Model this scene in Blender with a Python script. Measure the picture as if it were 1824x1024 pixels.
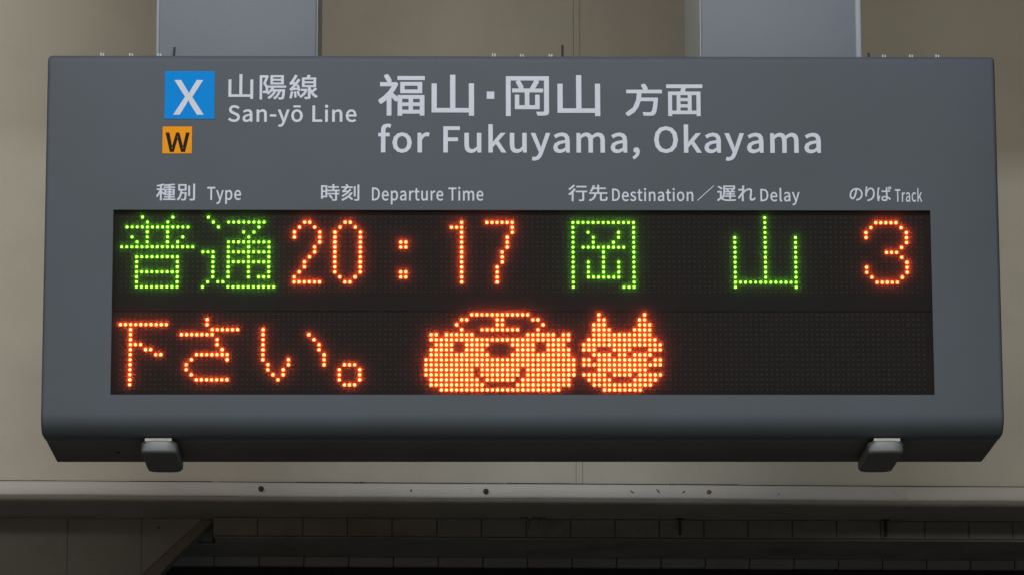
import bpy, bmesh, math, random
from mathutils import Vector, Matrix

S = bpy.context.scene
for o in list(bpy.data.objects):
    bpy.data.objects.remove(o)
random.seed(7)

# ------------------------------------------------------------------ camera
cam_d = bpy.data.cameras.new('camera'); cam = bpy.data.objects.new('camera', cam_d)
S.collection.objects.link(cam); S.camera = cam
PITCH, YAW, ROLL = 0.20723, 0.01874, -0.0032
cp, sp, cy, sy = math.cos(PITCH), math.sin(PITCH), math.cos(YAW), math.sin(YAW)
fwd = Vector((sy*cp, cy*cp, sp)); rgt = Vector((cy, -sy, 0)); upv = rgt.cross(fwd)
r2 = rgt*math.cos(ROLL) + upv*math.sin(ROLL); u2 = upv*math.cos(ROLL) - rgt*math.sin(ROLL)
M = Matrix((r2, u2, -fwd)).transposed().to_4x4()
M.translation = Vector((-0.1702, -8.2303, -1.8719))
cam.matrix_world = M
cam_d.sensor_width = 36.0; cam_d.lens = 36.0*7611.25/1824.0
cam_d.clip_start = 0.1; cam_d.clip_end = 200

# ------------------------------------------------------------------ world (night sky, very dim)
w = bpy.data.worlds.new("World"); S.world = w; w.use_nodes = True
wn = w.node_tree; bg = wn.nodes['Background']
sky = wn.nodes.new('ShaderNodeTexSky'); sky.sky_type = 'NISHITA'; sky.sun_disc = False
sky.sun_elevation = math.radians(4); sky.sun_rotation = math.radians(200)
wn.links.new(sky.outputs[0], bg.inputs[0]); bg.inputs[1].default_value = 0.02
S.view_settings.view_transform = 'Standard'; S.view_settings.look = 'None'
S.view_settings.exposure = 0; S.view_settings.gamma = 1
try:
    S.cycles.use_denoising = True
    S.cycles.use_light_tree = True
    S.cycles.adaptive_threshold = .004
    S.cycles.sample_clamp_indirect = 3
    S.cycles.max_bounces = 6
    S.cycles.transparent_max_bounces = 8
except Exception:
    pass

# ------------------------------------------------------------------ platform lamps and added fill lights (above and before the board, out of frame)
def lamp(name, loc, target, sx, sy_, power, col, spread=180):
    l = bpy.data.lights.new(name, 'AREA'); l.shape = 'RECTANGLE'; l.size = sx; l.size_y = sy_
    l.energy = power; l.color = col; l.spread = math.radians(spread)
    o = bpy.data.objects.new(name, l); S.collection.objects.link(o); o.location = loc
    o.rotation_euler = (Vector(target)-Vector(loc)).to_track_quat('-Z', 'Y').to_euler()
    return o
lamp('tube_lamp_front', (-.3, -3.0, 2.8), (0, 1.0, -.1), 1.6, .16, 112, (.945, .975, 1.0))
lamp('tube_lamp_left', (-4.2, -2.6, 2.8), (-1.2, 2.0, .3), 1.6, .16, 62, (.945, .975, 1.0))
lamp('fill_light_far', (.5, -12.0, 2.0), (0, 2.0, 0), 5, .9, 90, (.98, .96, .86), 90)  # added fill without a seen source, lifts the shaded upper girder
lamp('fill_light_floor', (0, -4.2, 2.4), (0, -4.4, -3.5), 6, .3, 160, (.945, .975, 1.0), 130)  # added fill aimed at the floor; its bounce lifts the undersides

# ------------------------------------------------------------------ materials
def mat(name, col, rough=0.5, var=0.0, vscale=3.0, bump=0.0, bscale=60.0, spec=0.5, metal=0.0, col2=None, c2scale=2.0, c2lo=.5, c2hi=.7):
    m = bpy.data.materials.new(name); m.use_nodes = True; nt = m.node_tree; b = nt.nodes['Principled BSDF']
    b.inputs['Base Color'].default_value = (*col, 1); b.inputs['Roughness'].default_value = rough
    b.inputs['Specular IOR Level'].default_value = spec; b.inputs['Metallic'].default_value = metal
    tc = nt.nodes.new('ShaderNodeTexCoord')
    src = None
    if var:
        n = nt.nodes.new('ShaderNodeTexNoise'); n.inputs['Scale'].default_value = vscale; n.inputs['Detail'].default_value = 6
        nt.links.new(tc.outputs['Object'], n.inputs['Vector'])
        r = nt.nodes.new('ShaderNodeValToRGB')
        r.color_ramp.elements[0].position = .3; r.color_ramp.elements[1].position = .7
        r.color_ramp.elements[0].color = (*[c*(1-var) for c in col], 1); r.color_ramp.elements[1].color = (*[min(1, c*(1+var)) for c in col], 1)
        nt.links.new(n.outputs['Fac'], r.inputs['Fac']); src = r.outputs['Color']
        # slight roughness wear
        mr = nt.nodes.new('ShaderNodeMapRange'); mr.inputs['To Min'].default_value = max(.05, rough-.08); mr.inputs['To Max'].default_value = min(1, rough+.1)
        nt.links.new(n.outputs['Fac'], mr.inputs['Value']); nt.links.new(mr.outputs[0], b.inputs['Roughness'])
    if col2:
        n2 = nt.nodes.new('ShaderNodeTexNoise'); n2.inputs['Scale'].default_value = c2scale; n2.inputs['Detail'].default_value = 8
        n2.inputs['Roughness'].default_value = .65
        nt.links.new(tc.outputs['Object'], n2.inputs['Vector'])
        r2_ = nt.nodes.new('ShaderNodeValToRGB'); r2_.color_ramp.elements[0].position = c2lo; r2_.color_ramp.elements[1].position = c2hi
        nt.links.new(n2.outputs['Fac'], r2_.inputs['Fac'])
        mx = nt.nodes.new('ShaderNodeMix'); mx.data_type = 'RGBA'
        nt.links.new(r2_.outputs['Color'], mx.inputs['Factor'])
        if src: nt.links.new(src, mx.inputs['A'])
        else: mx.inputs['A'].default_value = (*col, 1)
        mx.inputs['B'].default_value = (*col2, 1); src = mx.outputs['Result']
    if src: nt.links.new(src, b.inputs['Base Color'])
    if bump:
        n3 = nt.nodes.new('ShaderNodeTexNoise'); n3.inputs['Scale'].default_value = bscale; n3.inputs['Detail'].default_value = 4
        nt.links.new(tc.outputs['Object'], n3.inputs['Vector'])
        bp = nt.nodes.new('ShaderNodeBump'); bp.inputs['Strength'].default_value = bump; bp.inputs['Distance'].default_value = .002
        nt.links.new(n3.outputs['Fac'], bp.inputs['Height']); nt.links.new(bp.outputs[0], b.inputs['Normal'])
    return m

def led_mat(name, core, rim):
    """light-emitting lens: the chip shines forward, the side of the lens is dimmer"""
    m = bpy.data.materials.new(name); m.use_nodes = True; nt = m.node_tree
    for n in list(nt.nodes): nt.nodes.remove(n)
    out = nt.nodes.new('ShaderNodeOutputMaterial'); em = nt.nodes.new('ShaderNodeEmission')
    tc = nt.nodes.new('ShaderNodeTexCoord'); sx = nt.nodes.new('ShaderNodeSeparateXYZ')
    nt.links.new(tc.outputs['Normal'], sx.inputs[0])
    mr = nt.nodes.new('ShaderNodeMapRange'); mr.interpolation_type = 'SMOOTHSTEP'
    mr.inputs['From Min'].default_value = -.45; mr.inputs['From Max'].default_value = -.97
    nt.links.new(sx.outputs['Y'], mr.inputs['Value'])
    mx = nt.nodes.new('ShaderNodeMix'); mx.data_type = 'RGBA'; mx.clamp_result = False
    mx.inputs['A'].default_value = (*rim, 1); mx.inputs['B'].default_value = (*core, 1)
    nt.links.new(mr.outputs[0], mx.inputs['Factor']); nt.links.new(mx.outputs['Result'], em.inputs['Color'])
    ge = nt.nodes.new('ShaderNodeNewGeometry'); rv = nt.nodes.new('ShaderNodeMapRange')      # every diode ages a little differently
    rv.inputs['To Min'].default_value = .72; rv.inputs['To Max'].default_value = 1.15
    nt.links.new(ge.outputs['Random Per Island'], rv.inputs['Value']); nt.links.new(rv.outputs[0], em.inputs['Strength'])
    nt.links.new(em.outputs[0], out.inputs['Surface'])
    m.cycles.emission_sampling = 'FRONT'
    return m

MT = {}
MT['cover'] = mat('board_paint', (.063,.078,.096), .6, .05, 5, .25, 900, spec=.3, col2=(.060,.072,.086), c2scale=3, c2lo=.45, c2hi=.75)
MT['under'] = mat('board_underside_paint', (.080,.076,.068), .6, .10, 6, .3, 700)
MT['post'] = mat('post_paint', (.142,.165,.198), .55, .05, 2.5, .25, 500)
MT['lit_edge_tone'] = mat('post_lit_edge', (.24,.28,.32), .45, .05, 4)  # lighter tone: light caught by the post corners, put into colour
MT['under_shade'] = mat('foot_shade_tone', (.075,.073,.070), .8, .1, 60)  # darker tone: shade under the feet, put into colour
MT['side'] = mat('post_lit_side', (.36,.37,.35), .6, .08, 6)  # lighter tone so the post sides read as lit
MT['white'] = mat('white_vinyl', (.54,.575,.67), .75, .03, 30, spec=.2)
MT['blue'] = mat('blue_vinyl', (.002,.21,.62), .75, .03, 30, spec=.12)
MT['orange'] = mat('orange_vinyl', (.74,.28,.008), .75, .03, 30, spec=.12)
MT['black'] = mat('black_vinyl', (.016,.012,.010), .75, spec=.12)
MT['panel'] = mat('led_panel_black', (.0095,.008,.0075), .8, .15, 40, spec=.2)
MT['gap'] = mat('panel_rail_black', (.008,.0075,.0075), .8, .15, 30, spec=.2)
MT['unlit'] = mat('unlit_led_lens', (.034,.028,.025), .6, .3, 120, spec=.3)
MT['recess'] = mat('recess_black', (.012,.012,.014), .6)
MT['foot'] = mat('foot_paint', (.165,.185,.20), .5, .06, 20, .2, 400)
MT['plate'] = mat('foot_plate_zinc', (.66,.68,.70), .45, .1, 50)
MT['steel'] = mat('zinc_bolt', (.5,.5,.49), .4, .1, 80, metal=.4)
MT['dark'] = mat('dark_pin', (.012,.012,.012), .5)
MT['web'] = mat('beige_girder_paint', (.435,.405,.335), .6, .05, 1.3, .4, 250, col2=(.37,.34,.275), c2scale=2.2, c2lo=.48, c2hi=.8)
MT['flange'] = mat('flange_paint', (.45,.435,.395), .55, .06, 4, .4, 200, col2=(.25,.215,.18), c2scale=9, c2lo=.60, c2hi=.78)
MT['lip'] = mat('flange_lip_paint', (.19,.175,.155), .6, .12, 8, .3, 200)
MT['rust'] = mat('rusty_bolt', (.045,.022,.016), .8, .3, 90, .6, 300)
MT['rust2'] = mat('rust_spot', (.16,.07,.045), .85, .35, 140, .5, 300)
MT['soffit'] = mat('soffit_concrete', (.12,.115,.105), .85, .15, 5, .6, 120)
MT['block'] = mat('block_concrete', (.135,.135,.125), .85, .15, 7, .7, 160, col2=(.07,.066,.055), c2scale=6, c2lo=.5, c2hi=.75)
MT['abut'] = mat('abutment_concrete', (.165,.17,.163), .85, .12, 4, .6, 120, col2=(.13,.13,.115), c2scale=5, c2lo=.5, c2hi=.8)
MT['platform'] = mat('platform_concrete', (.34,.33,.31), .8, .1, 2, .4, 60)
MT['void'] = mat('void_black', (.01,.01,.01), .9, .1, 3)  # darkness of the unlit void put into the colour
MT['led_o'] = led_mat('orange_led', (42,3.5,.95), (14,.9,.05))
MT['led_g'] = led_mat('green_led', (4.2,16,.9), (1.5,7,.05))
MT['led_f'] = led_mat('faint_red_led', (2.2,.35,.25), (.4,.02,.02))
# added sheet: nearly clear, its slight haze imitates camera bloom around the diodes
def bloom_haze():
    m = bpy.data.materials.new('bloom_haze_mat'); m.use_nodes = True; nt = m.node_tree
    for n in list(nt.nodes): nt.nodes.remove(n)
    out = nt.nodes.new('ShaderNodeOutputMaterial')
    tr = nt.nodes.new('ShaderNodeBsdfTransparent'); tr.inputs[0].default_value = (.98,.98,.98,1)
    tl = nt.nodes.new('ShaderNodeBsdfTranslucent'); tl.inputs[0].default_value = (.9,.9,.9,1)
    mx = nt.nodes.new('ShaderNodeMixShader'); mx.inputs[0].default_value = .068
    nt.links.new(tr.outputs[0], mx.inputs[1]); nt.links.new(tl.outputs[0], mx.inputs[2]); nt.links.new(mx.outputs[0], out.inputs['Surface'])
    return m
MT['bloom_haze'] = bloom_haze()

# glyph outlines of the printed lettering (tenths of a millimetre on the face: x, z pairs; then triangles)
LETTERING = {
    'blueX_1': (0, [-6852,2782,-6717,2782,-6609,2600,-6590,2569,-6571,2536,-6552,2505,-6564,2505,-6548,2535,-6530,2568,-6513,2600,-6407,2782,-6277,2782,-6492,2433,-6261,2070,-6396,2070,-6514,2262,-6534,2297,-6555,2334,-6576,2368,-6564,2368,-6582,2334,-6603,2298,-6623,2262,-6736,2070,-6867,2070,-6637,2438],
        [25,1,0,25,2,1,9,11,10,9,12,11,25,3,2,8,12,9,25,4,3,7,12,8,25,6,4,6,5,4,6,12,7,25,12,6,24,18,25,18,12,25,18,19,12,19,13,12,24,20,18,20,17,18,20,17,19,17,13,19,24,21,20,16,13,17,24,22,21,15,13,16,24,23,22,14,13,15]),
    'orangeW_2': (0, [-6936,1708,-6892,1497,-6884,1457,-6877,1416,-6870,1385,-6888,1385,-6881,1417,-6871,1457,-6861,1497,-6804,1708,-6740,1708,-6682,1497,-6672,1457,-6663,1417,-6656,1385,-6672,1385,-6667,1416,-6659,1457,-6652,1497,-6607,1708,-6535,1708,-6622,1314,-6702,1314,-6764,1547,-6771,1576,-6778,1604,-6782,1623,-6765,1623,-6769,1604,-6776,1576,-6783,1547,-6844,1314,-6923,1314,-7012,1708],
        [32,0,33,32,1,0,8,10,9,8,26,10,26,27,10,27,11,10,18,20,19,18,21,20,8,25,26,28,11,27,8,29,25,29,24,25,29,24,28,24,11,28,23,11,24,8,30,29,8,31,30,22,11,23,7,31,8,22,12,11,32,2,1,17,21,18,22,16,12,16,13,12,6,3,7,3,31,7,32,6,2,6,3,2,16,13,17,13,21,17,14,21,13,32,5,6,4,31,3,22,15,16,32,4,5,32,31,4,22,14,15,22,21,14]),
    'line_3': (0.55, [-5772,2792,-5772,2445,-5338,2445,-5338,2404,-5291,2404,-5291,2792,-5338,2792,-5338,2486,-5508,2486,-5508,2899,-5556,2899,-5556,2486,-5725,2486,-5725,2792],
        [11,9,10,11,8,9,7,5,6,7,4,5,1,13,0,1,12,13,1,11,12,1,8,11,1,7,8,1,2,7,2,4,7,3,4,2]),
    'line_4': (0.55, [-4992,2666,-4992,2632,-4914,2632,-4942,2588,-4977,2550,-5018,2519,-5008,2511,-4997,2501,-4989,2492,-4964,2511,-4941,2534,-4918,2558,-4869,2558,-4904,2508,-4947,2464,-4995,2429,-4986,2421,-4976,2411,-4969,2402,-4915,2445,-4867,2498,-4829,2558,-4779,2558,-4805,2503,-4840,2455,-4882,2417,-4871,2409,-4861,2400,-4852,2393,-4807,2438,-4769,2494,-4740,2558,-4701,2558,-4707,2490,-4714,2449,-4722,2431,-4727,2427,-4732,2426,-4739,2425,-4749,2425,-4765,2426,-4784,2427,-4779,2416,-4775,2404,-4773,2392,-4753,2391,-4734,2391,-4720,2392,-4708,2394,-4698,2399,-4688,2406,-4676,2432,-4667,2485,-4659,2576,-4658,2582,-4658,2589,-4657,2592,-4894,2592,-4887,2605,-4879,2618,-4873,2632,-4638,2632,-4638,2666,-5153,2878,-5153,2391,-5114,2391,-5114,2840,-5037,2840,-5051,2799,-5067,2755,-5084,2712,-5052,2670,-5035,2633,-5031,2601,-5032,2585,-5036,2572,-5043,2563,-5048,2560,-5055,2559,-5062,2558,-5072,2558,-5083,2558,-5096,2558,-5090,2546,-5086,2533,-5085,2522,-5071,2521,-5058,2522,-5045,2523,-5034,2525,-5024,2528,-5015,2533,-5002,2547,-4994,2569,-4992,2597,-4996,2633,-5012,2673,-5044,2717,-5024,2764,-5004,2815,-4986,2864,-5014,2880,-5021,2878,-4900,2775,-4728,2775,-4728,2731,-4900,2731,-4900,2848,-4728,2848,-4728,2805,-4900,2805,-4940,2880,-4940,2699,-4685,2699,-4685,2880],
        [112,107,111,107,114,111,107,108,114,108,113,114,112,110,107,109,113,108,112,103,110,103,109,110,103,104,109,104,113,109,112,106,103,105,113,104,112,105,106,112,113,105,102,100,101,64,66,63,66,102,63,66,100,102,66,67,100,67,99,100,64,65,66,68,99,67,68,98,99,69,98,68,69,97,98,70,97,69,70,96,97,71,96,70,71,95,96,72,95,71,1,62,0,1,61,62,73,95,72,73,94,95,2,61,1,3,60,2,60,61,2,3,59,60,3,58,59,3,57,58,74,94,73,74,93,94,3,56,57,3,55,56,3,54,55,4,11,3,11,54,3,75,93,74,11,53,54,11,12,53,12,22,53,22,31,53,31,32,53,32,52,53,76,93,75,76,92,93,77,92,76,78,92,77,79,92,78,83,81,82,4,10,11,13,21,12,21,22,12,13,20,21,23,31,22,23,30,31,33,52,32,83,80,81,80,92,79,83,92,80,5,10,4,83,91,92,84,91,83,5,9,10,85,91,84,85,90,91,85,89,90,85,88,89,85,87,88,85,86,87,6,9,5,6,7,9,7,8,9,14,20,13,24,30,23,14,19,20,24,29,30,34,52,33,34,51,52,15,19,14,25,29,24,35,51,34,15,16,19,16,17,19,17,18,19,25,26,29,26,27,29,27,28,29,35,50,51,36,50,35,42,40,41,37,50,36,42,39,40,38,50,37,42,38,39,42,50,38,43,50,42,43,49,50,44,49,43,44,48,49,44,47,48,45,47,44,45,46,47]),
    'line_5': (0.55, [-4535,2548,-4542,2503,-4552,2459,-4564,2422,-4553,2419,-4539,2414,-4529,2410,-4517,2449,-4507,2495,-4499,2542,-4273,2724,-4086,2724,-4086,2677,-4273,2677,-4273,2801,-4086,2801,-4086,2755,-4273,2755,-4421,2554,-4410,2524,-4400,2493,-4393,2466,-4360,2476,-4368,2502,-4378,2532,-4390,2561,-4057,2626,-4077,2606,-4100,2585,-4125,2565,-4136,2585,-4145,2606,-4153,2627,-4153,2645,-4043,2645,-4043,2833,-4178,2833,-4153,2880,-4203,2889,-4208,2871,-4215,2852,-4223,2833,-4315,2833,-4315,2645,-4196,2645,-4196,2445,-4196,2440,-4199,2437,-4206,2437,-4219,2436,-4240,2436,-4267,2437,-4261,2425,-4256,2412,-4253,2400,-4219,2401,-4193,2402,-4173,2407,-4161,2415,-4155,2427,-4153,2445,-4153,2545,-4122,2496,-4084,2455,-4039,2424,-4031,2435,-4020,2446,-4010,2455,-4047,2477,-4079,2505,-4108,2539,-4080,2558,-4052,2580,-4024,2602,-4337,2601,-4337,2568,-4259,2568,-4287,2520,-4325,2481,-4369,2454,-4360,2445,-4351,2436,-4344,2426,-4286,2465,-4240,2521,-4209,2594,-4235,2602,-4242,2601,-4546,2571,-4529,2576,-4487,2583,-4398,2595,-4391,2565,-4355,2574,-4362,2608,-4375,2648,-4389,2687,-4423,2680,-4417,2663,-4411,2645,-4406,2627,-4491,2617,-4444,2670,-4399,2728,-4358,2789,-4397,2809,-4411,2785,-4426,2761,-4442,2738,-4503,2733,-4471,2777,-4441,2825,-4414,2875,-4456,2890,-4483,2833,-4512,2785,-4532,2756,-4543,2742,-4554,2732,-4564,2727,-4559,2715,-4554,2701,-4550,2690,-4538,2694,-4514,2698,-4467,2703,-4487,2677,-4504,2657,-4517,2644,-4533,2626,-4547,2614,-4561,2608,-4555,2596,-4549,2582,-4477,2543,-4470,2505,-4466,2464,-4463,2429,-4428,2435,-4431,2470,-4436,2510,-4443,2548],
        [114,112,113,39,37,38,39,36,37,114,111,112,40,36,39,41,36,40,115,111,114,43,14,42,14,41,42,14,36,41,14,35,36,14,15,35,15,34,35,115,110,111,106,104,105,43,17,14,16,34,15,106,103,104,107,103,106,116,110,115,116,109,110,108,103,107,117,109,116,43,10,17,10,16,17,10,11,16,11,34,16,118,109,117,109,103,108,118,103,109,119,103,118,119,125,103,125,102,103,120,125,119,43,13,10,12,34,11,121,125,120,121,124,125,126,102,125,122,123,121,123,124,121,97,95,96,98,95,97,43,12,13,43,34,12,127,102,126,127,101,102,99,95,98,128,101,127,99,94,95,44,34,43,45,33,44,33,34,44,45,32,33,100,94,99,129,101,128,45,31,32,101,94,100,130,101,129,27,73,26,130,94,101,131,94,130,132,94,131,132,91,94,91,93,94,28,73,27,45,61,31,61,30,31,87,85,86,28,72,73,75,87,74,75,85,87,133,91,132,133,90,91,92,93,91,75,76,85,76,84,85,61,29,30,29,72,28,133,89,90,88,89,133,29,71,72,77,84,76,61,71,29,18,24,25,61,70,71,19,24,18,45,60,61,62,70,61,62,69,70,19,23,24,20,23,19,77,83,84,78,83,77,62,68,69,20,22,23,63,68,62,21,22,20,79,83,78,63,67,68,79,80,83,80,81,83,81,82,83,63,66,67,64,65,63,65,66,63,46,60,45,46,59,60,47,59,46,48,59,47,52,50,51,49,59,48,52,49,50,52,59,49,52,58,59,53,58,52,53,57,58,54,57,53,54,56,57,54,55,56,134,140,141,135,140,134,135,139,140,136,139,135,136,138,139,137,138,136,1,9,0,1,8,9,2,8,1,2,7,8,3,7,2,3,4,7,4,5,7,5,6,7]),
    'line_6': (0, [-3433,2127,-3392,2173,-3336,2189,-3280,2174,-3246,2132,-3234,2070,-3234,2061,-3235,2053,-3237,2040,-3394,2040,-3385,2006,-3360,1980,-3324,1971,-3304,1973,-3286,1979,-3262,1992,-3241,1953,-3270,1937,-3297,1928,-3329,1925,-3390,1940,-3433,1986,-3449,2056,-3290,2113,-3307,2135,-3335,2142,-3363,2135,-3385,2112,-3394,2083,-3284,2083,-3671,2182,-3667,2148,-3675,2148,-3653,2167,-3625,2183,-3593,2189,-3548,2177,-3522,2142,-3513,2089,-3513,1931,-3567,1931,-3567,2083,-3572,2117,-3584,2134,-3606,2139,-3625,2136,-3644,2125,-3663,2107,-3663,1931,-3717,1931,-3717,2182,-3858,2268,-3846,2280,-3829,2284,-3812,2280,-3799,2268,-3795,2251,-3799,2234,-3812,2222,-3829,2217,-3846,2222,-3858,2234,-3862,2251,-3802,2182,-3802,1931,-3856,1931,-3856,2182,-4054,2266,-4054,1979,-3914,1979,-3914,1931,-4108,1931,-4108,2266,-4342,2267,-4342,2225,-4485,2225,-4485,2267,-4514,2127,-4471,2173,-4413,2189,-4355,2173,-4313,2127,-4296,2056,-4313,1986,-4355,1940,-4413,1925,-4471,1940,-4514,1986,-4530,2056,-4360,2101,-4381,2130,-4413,2141,-4445,2130,-4467,2101,-4475,2056,-4467,2011,-4445,1983,-4413,1973,-4381,1983,-4360,2011,-4351,2056,-4773,1881,-4761,1877,-4755,1875,-4751,1875,-4730,1881,-4715,1897,-4703,1922,-4699,1937,-4797,2182,-4740,2182,-4690,2046,-4683,2024,-4675,2001,-4668,1983,-4676,1983,-4672,2000,-4665,2023,-4659,2046,-4614,2182,-4560,2182,-4653,1915,-4673,1871,-4704,1840,-4747,1828,-4759,1829,-4770,1830,-4784,1835,-4824,2083,-4824,2038,-4950,2038,-4950,2083,-5169,2182,-5165,2148,-5173,2148,-5151,2167,-5123,2183,-5090,2189,-5046,2177,-5019,2142,-5011,2089,-5011,1931,-5065,1931,-5065,2083,-5069,2117,-5082,2134,-5103,2139,-5123,2136,-5142,2125,-5161,2107,-5161,1931,-5215,1931,-5215,2182,-5478,2048,-5427,2078,-5349,2094,-5352,2115,-5365,2134,-5391,2141,-5415,2138,-5438,2129,-5464,2113,-5487,2153,-5455,2171,-5422,2183,-5384,2189,-5333,2176,-5304,2138,-5295,2084,-5295,1931,-5341,1931,-5344,1959,-5337,1959,-5360,1943,-5388,1930,-5418,1925,-5457,1933,-5484,1959,-5494,2000,-5349,2053,-5402,2042,-5433,2024,-5441,2002,-5437,1984,-5425,1975,-5407,1971,-5387,1975,-5367,1984,-5349,1999,-5748,2017,-5718,1992,-5690,1979,-5659,1974,-5626,1981,-5606,1996,-5599,2020,-5605,2042,-5622,2058,-5648,2071,-5694,2091,-5726,2108,-5752,2137,-5764,2180,-5749,2227,-5711,2260,-5656,2272,-5617,2266,-5584,2252,-5552,2226,-5581,2189,-5607,2209,-5630,2218,-5655,2222,-5684,2217,-5702,2203,-5708,2183,-5701,2161,-5683,2146,-5659,2135,-5613,2115,-5578,2096,-5553,2066,-5543,2023,-5558,1973,-5598,1938,-5659,1925,-5704,1931,-5744,1948,-5781,1978],
        [1,3,2,1,4,3,0,25,1,25,4,1,0,26,25,24,4,25,23,4,24,0,27,26,23,5,4,22,27,0,29,5,23,22,28,27,22,29,28,22,5,29,22,6,5,22,7,6,21,9,22,9,7,22,9,8,7,21,10,9,21,11,10,14,16,15,20,11,21,20,12,11,13,16,14,12,16,13,20,16,12,20,17,16,19,17,20,19,18,17,34,36,35,33,36,34,49,30,50,49,32,30,32,31,30,33,37,36,32,37,33,49,47,32,47,46,32,46,45,32,45,44,32,44,37,32,44,43,37,43,38,37,42,38,43,41,38,42,49,48,47,41,39,38,40,39,41,65,63,66,65,64,63,52,54,53,52,55,54,51,55,52,51,56,55,62,56,51,62,57,56,61,57,62,60,57,61,60,58,57,59,58,60,71,67,72,71,68,67,71,69,68,71,70,69,78,80,79,77,80,78,77,91,80,91,81,80,77,92,91,90,81,91,77,93,92,89,81,90,89,82,81,88,93,77,88,94,93,100,82,89,99,82,100,88,95,94,87,95,88,99,83,82,98,83,99,87,96,95,86,96,87,98,84,83,97,84,98,86,97,96,86,84,97,85,84,86,75,73,76,75,74,73,108,110,109,108,111,110,118,120,119,118,121,120,108,112,111,117,121,118,108,113,112,116,121,117,108,115,113,115,114,113,115,121,116,108,121,115,107,121,108,106,121,107,106,122,121,105,122,106,104,122,105,127,102,101,127,103,102,127,104,103,127,122,104,127,123,122,127,124,123,126,124,127,125,124,126,130,128,131,130,129,128,136,138,137,135,138,136,151,132,152,151,134,132,134,133,132,135,139,138,134,139,135,151,149,134,149,148,134,148,147,134,147,146,134,146,139,134,146,145,139,145,140,139,144,140,145,143,140,144,151,150,149,143,141,140,142,141,143,164,166,165,163,166,164,163,167,166,162,167,163,161,160,162,160,159,162,159,158,162,158,167,162,157,167,158,157,168,167,156,168,157,155,168,156,154,168,155,154,179,168,179,169,168,153,179,154,153,180,179,188,169,179,178,180,153,178,181,180,178,182,181,178,183,182,177,183,178,187,169,188,186,172,187,172,169,187,177,184,183,177,185,184,185,172,186,177,172,185,176,171,177,171,172,177,176,173,171,173,170,171,173,169,172,176,174,173,170,169,173,175,174,176,204,206,205,204,207,206,203,207,204,203,208,207,202,213,203,213,212,203,212,208,203,212,211,208,211,210,208,210,209,208,202,214,213,202,215,214,202,216,215,201,216,202,201,217,216,201,218,217,200,218,201,200,219,218,200,220,219,199,220,200,199,221,220,198,221,199,197,221,198,197,222,221,196,222,197,195,222,196,195,223,222,194,223,195,228,190,189,193,223,194,228,191,190,192,223,193,228,192,191,227,192,228,227,223,192,227,224,223,226,224,227,226,225,224]),
    'type_7': (0.4, [-7015,559,-7015,441,-6932,441,-6932,415,-7019,415,-7019,393,-6932,393,-6932,364,-7042,364,-7042,341,-6803,341,-6803,364,-6903,364,-6903,393,-6817,393,-6817,415,-6903,415,-6903,441,-6819,441,-6819,559,-6903,559,-6903,584,-6811,584,-6811,607,-6903,607,-6903,634,-6870,638,-6839,642,-6812,646,-6830,667,-6885,659,-6954,653,-7024,649,-7021,643,-7019,635,-7017,628,-6990,629,-6961,630,-6932,632,-6932,607,-7031,607,-7031,584,-6932,584,-6932,559,-6988,491,-6932,491,-6932,462,-6988,462,-6903,491,-6846,491,-6846,462,-6903,462,-6988,539,-6932,539,-6932,510,-6988,510,-6903,539,-6846,539,-6846,510,-6903,510,-7043,667,-7079,655,-7124,645,-7170,636,-7166,630,-7163,622,-7161,615,-7142,618,-7122,621,-7102,625,-7102,568,-7167,568,-7167,542,-7106,542,-7126,499,-7150,458,-7175,426,-7170,418,-7164,409,-7160,400,-7140,427,-7120,460,-7102,497,-7102,334,-7073,334,-7073,492,-7059,476,-7046,460,-7037,447,-7019,469,-7034,483,-7056,504,-7073,519,-7073,542,-7023,542,-7023,568,-7073,568,-7073,631,-7055,635,-7038,640,-7023,645],
        [30,28,29,61,100,60,31,28,30,62,100,61,32,28,31,33,28,32,33,27,28,62,99,100,63,99,62,34,27,33,34,26,27,63,98,99,34,25,26,64,98,63,64,97,98,35,25,34,35,38,25,38,24,25,35,37,38,39,24,38,64,69,97,69,96,97,35,36,37,65,69,64,65,68,69,70,96,69,66,68,65,66,67,68,41,39,40,41,24,39,41,23,24,41,22,23,42,22,41,43,21,42,21,22,42,43,20,21,72,70,71,72,96,70,72,95,96,72,94,95,1,52,0,52,43,0,52,20,43,52,19,20,52,53,19,53,56,19,56,57,19,57,18,19,73,94,72,74,93,73,93,94,73,74,92,93,1,55,52,54,56,53,54,59,56,58,18,57,74,91,92,1,44,55,44,54,55,44,59,54,44,58,59,44,45,58,45,48,58,48,49,58,49,18,58,74,82,91,82,85,91,85,90,91,75,82,74,75,81,82,83,85,82,83,84,85,86,90,85,1,47,44,46,48,45,46,51,48,50,18,49,86,89,90,87,89,86,87,88,89,1,46,47,1,51,46,1,50,51,1,18,50,75,80,81,76,80,75,2,18,1,3,17,2,17,18,2,3,16,17,76,77,80,77,78,80,78,79,80,5,3,4,5,16,3,5,15,16,5,14,15,6,14,5,7,13,6,13,14,6,7,12,13,9,7,8,9,12,7,9,11,12,9,10,11]),
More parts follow.
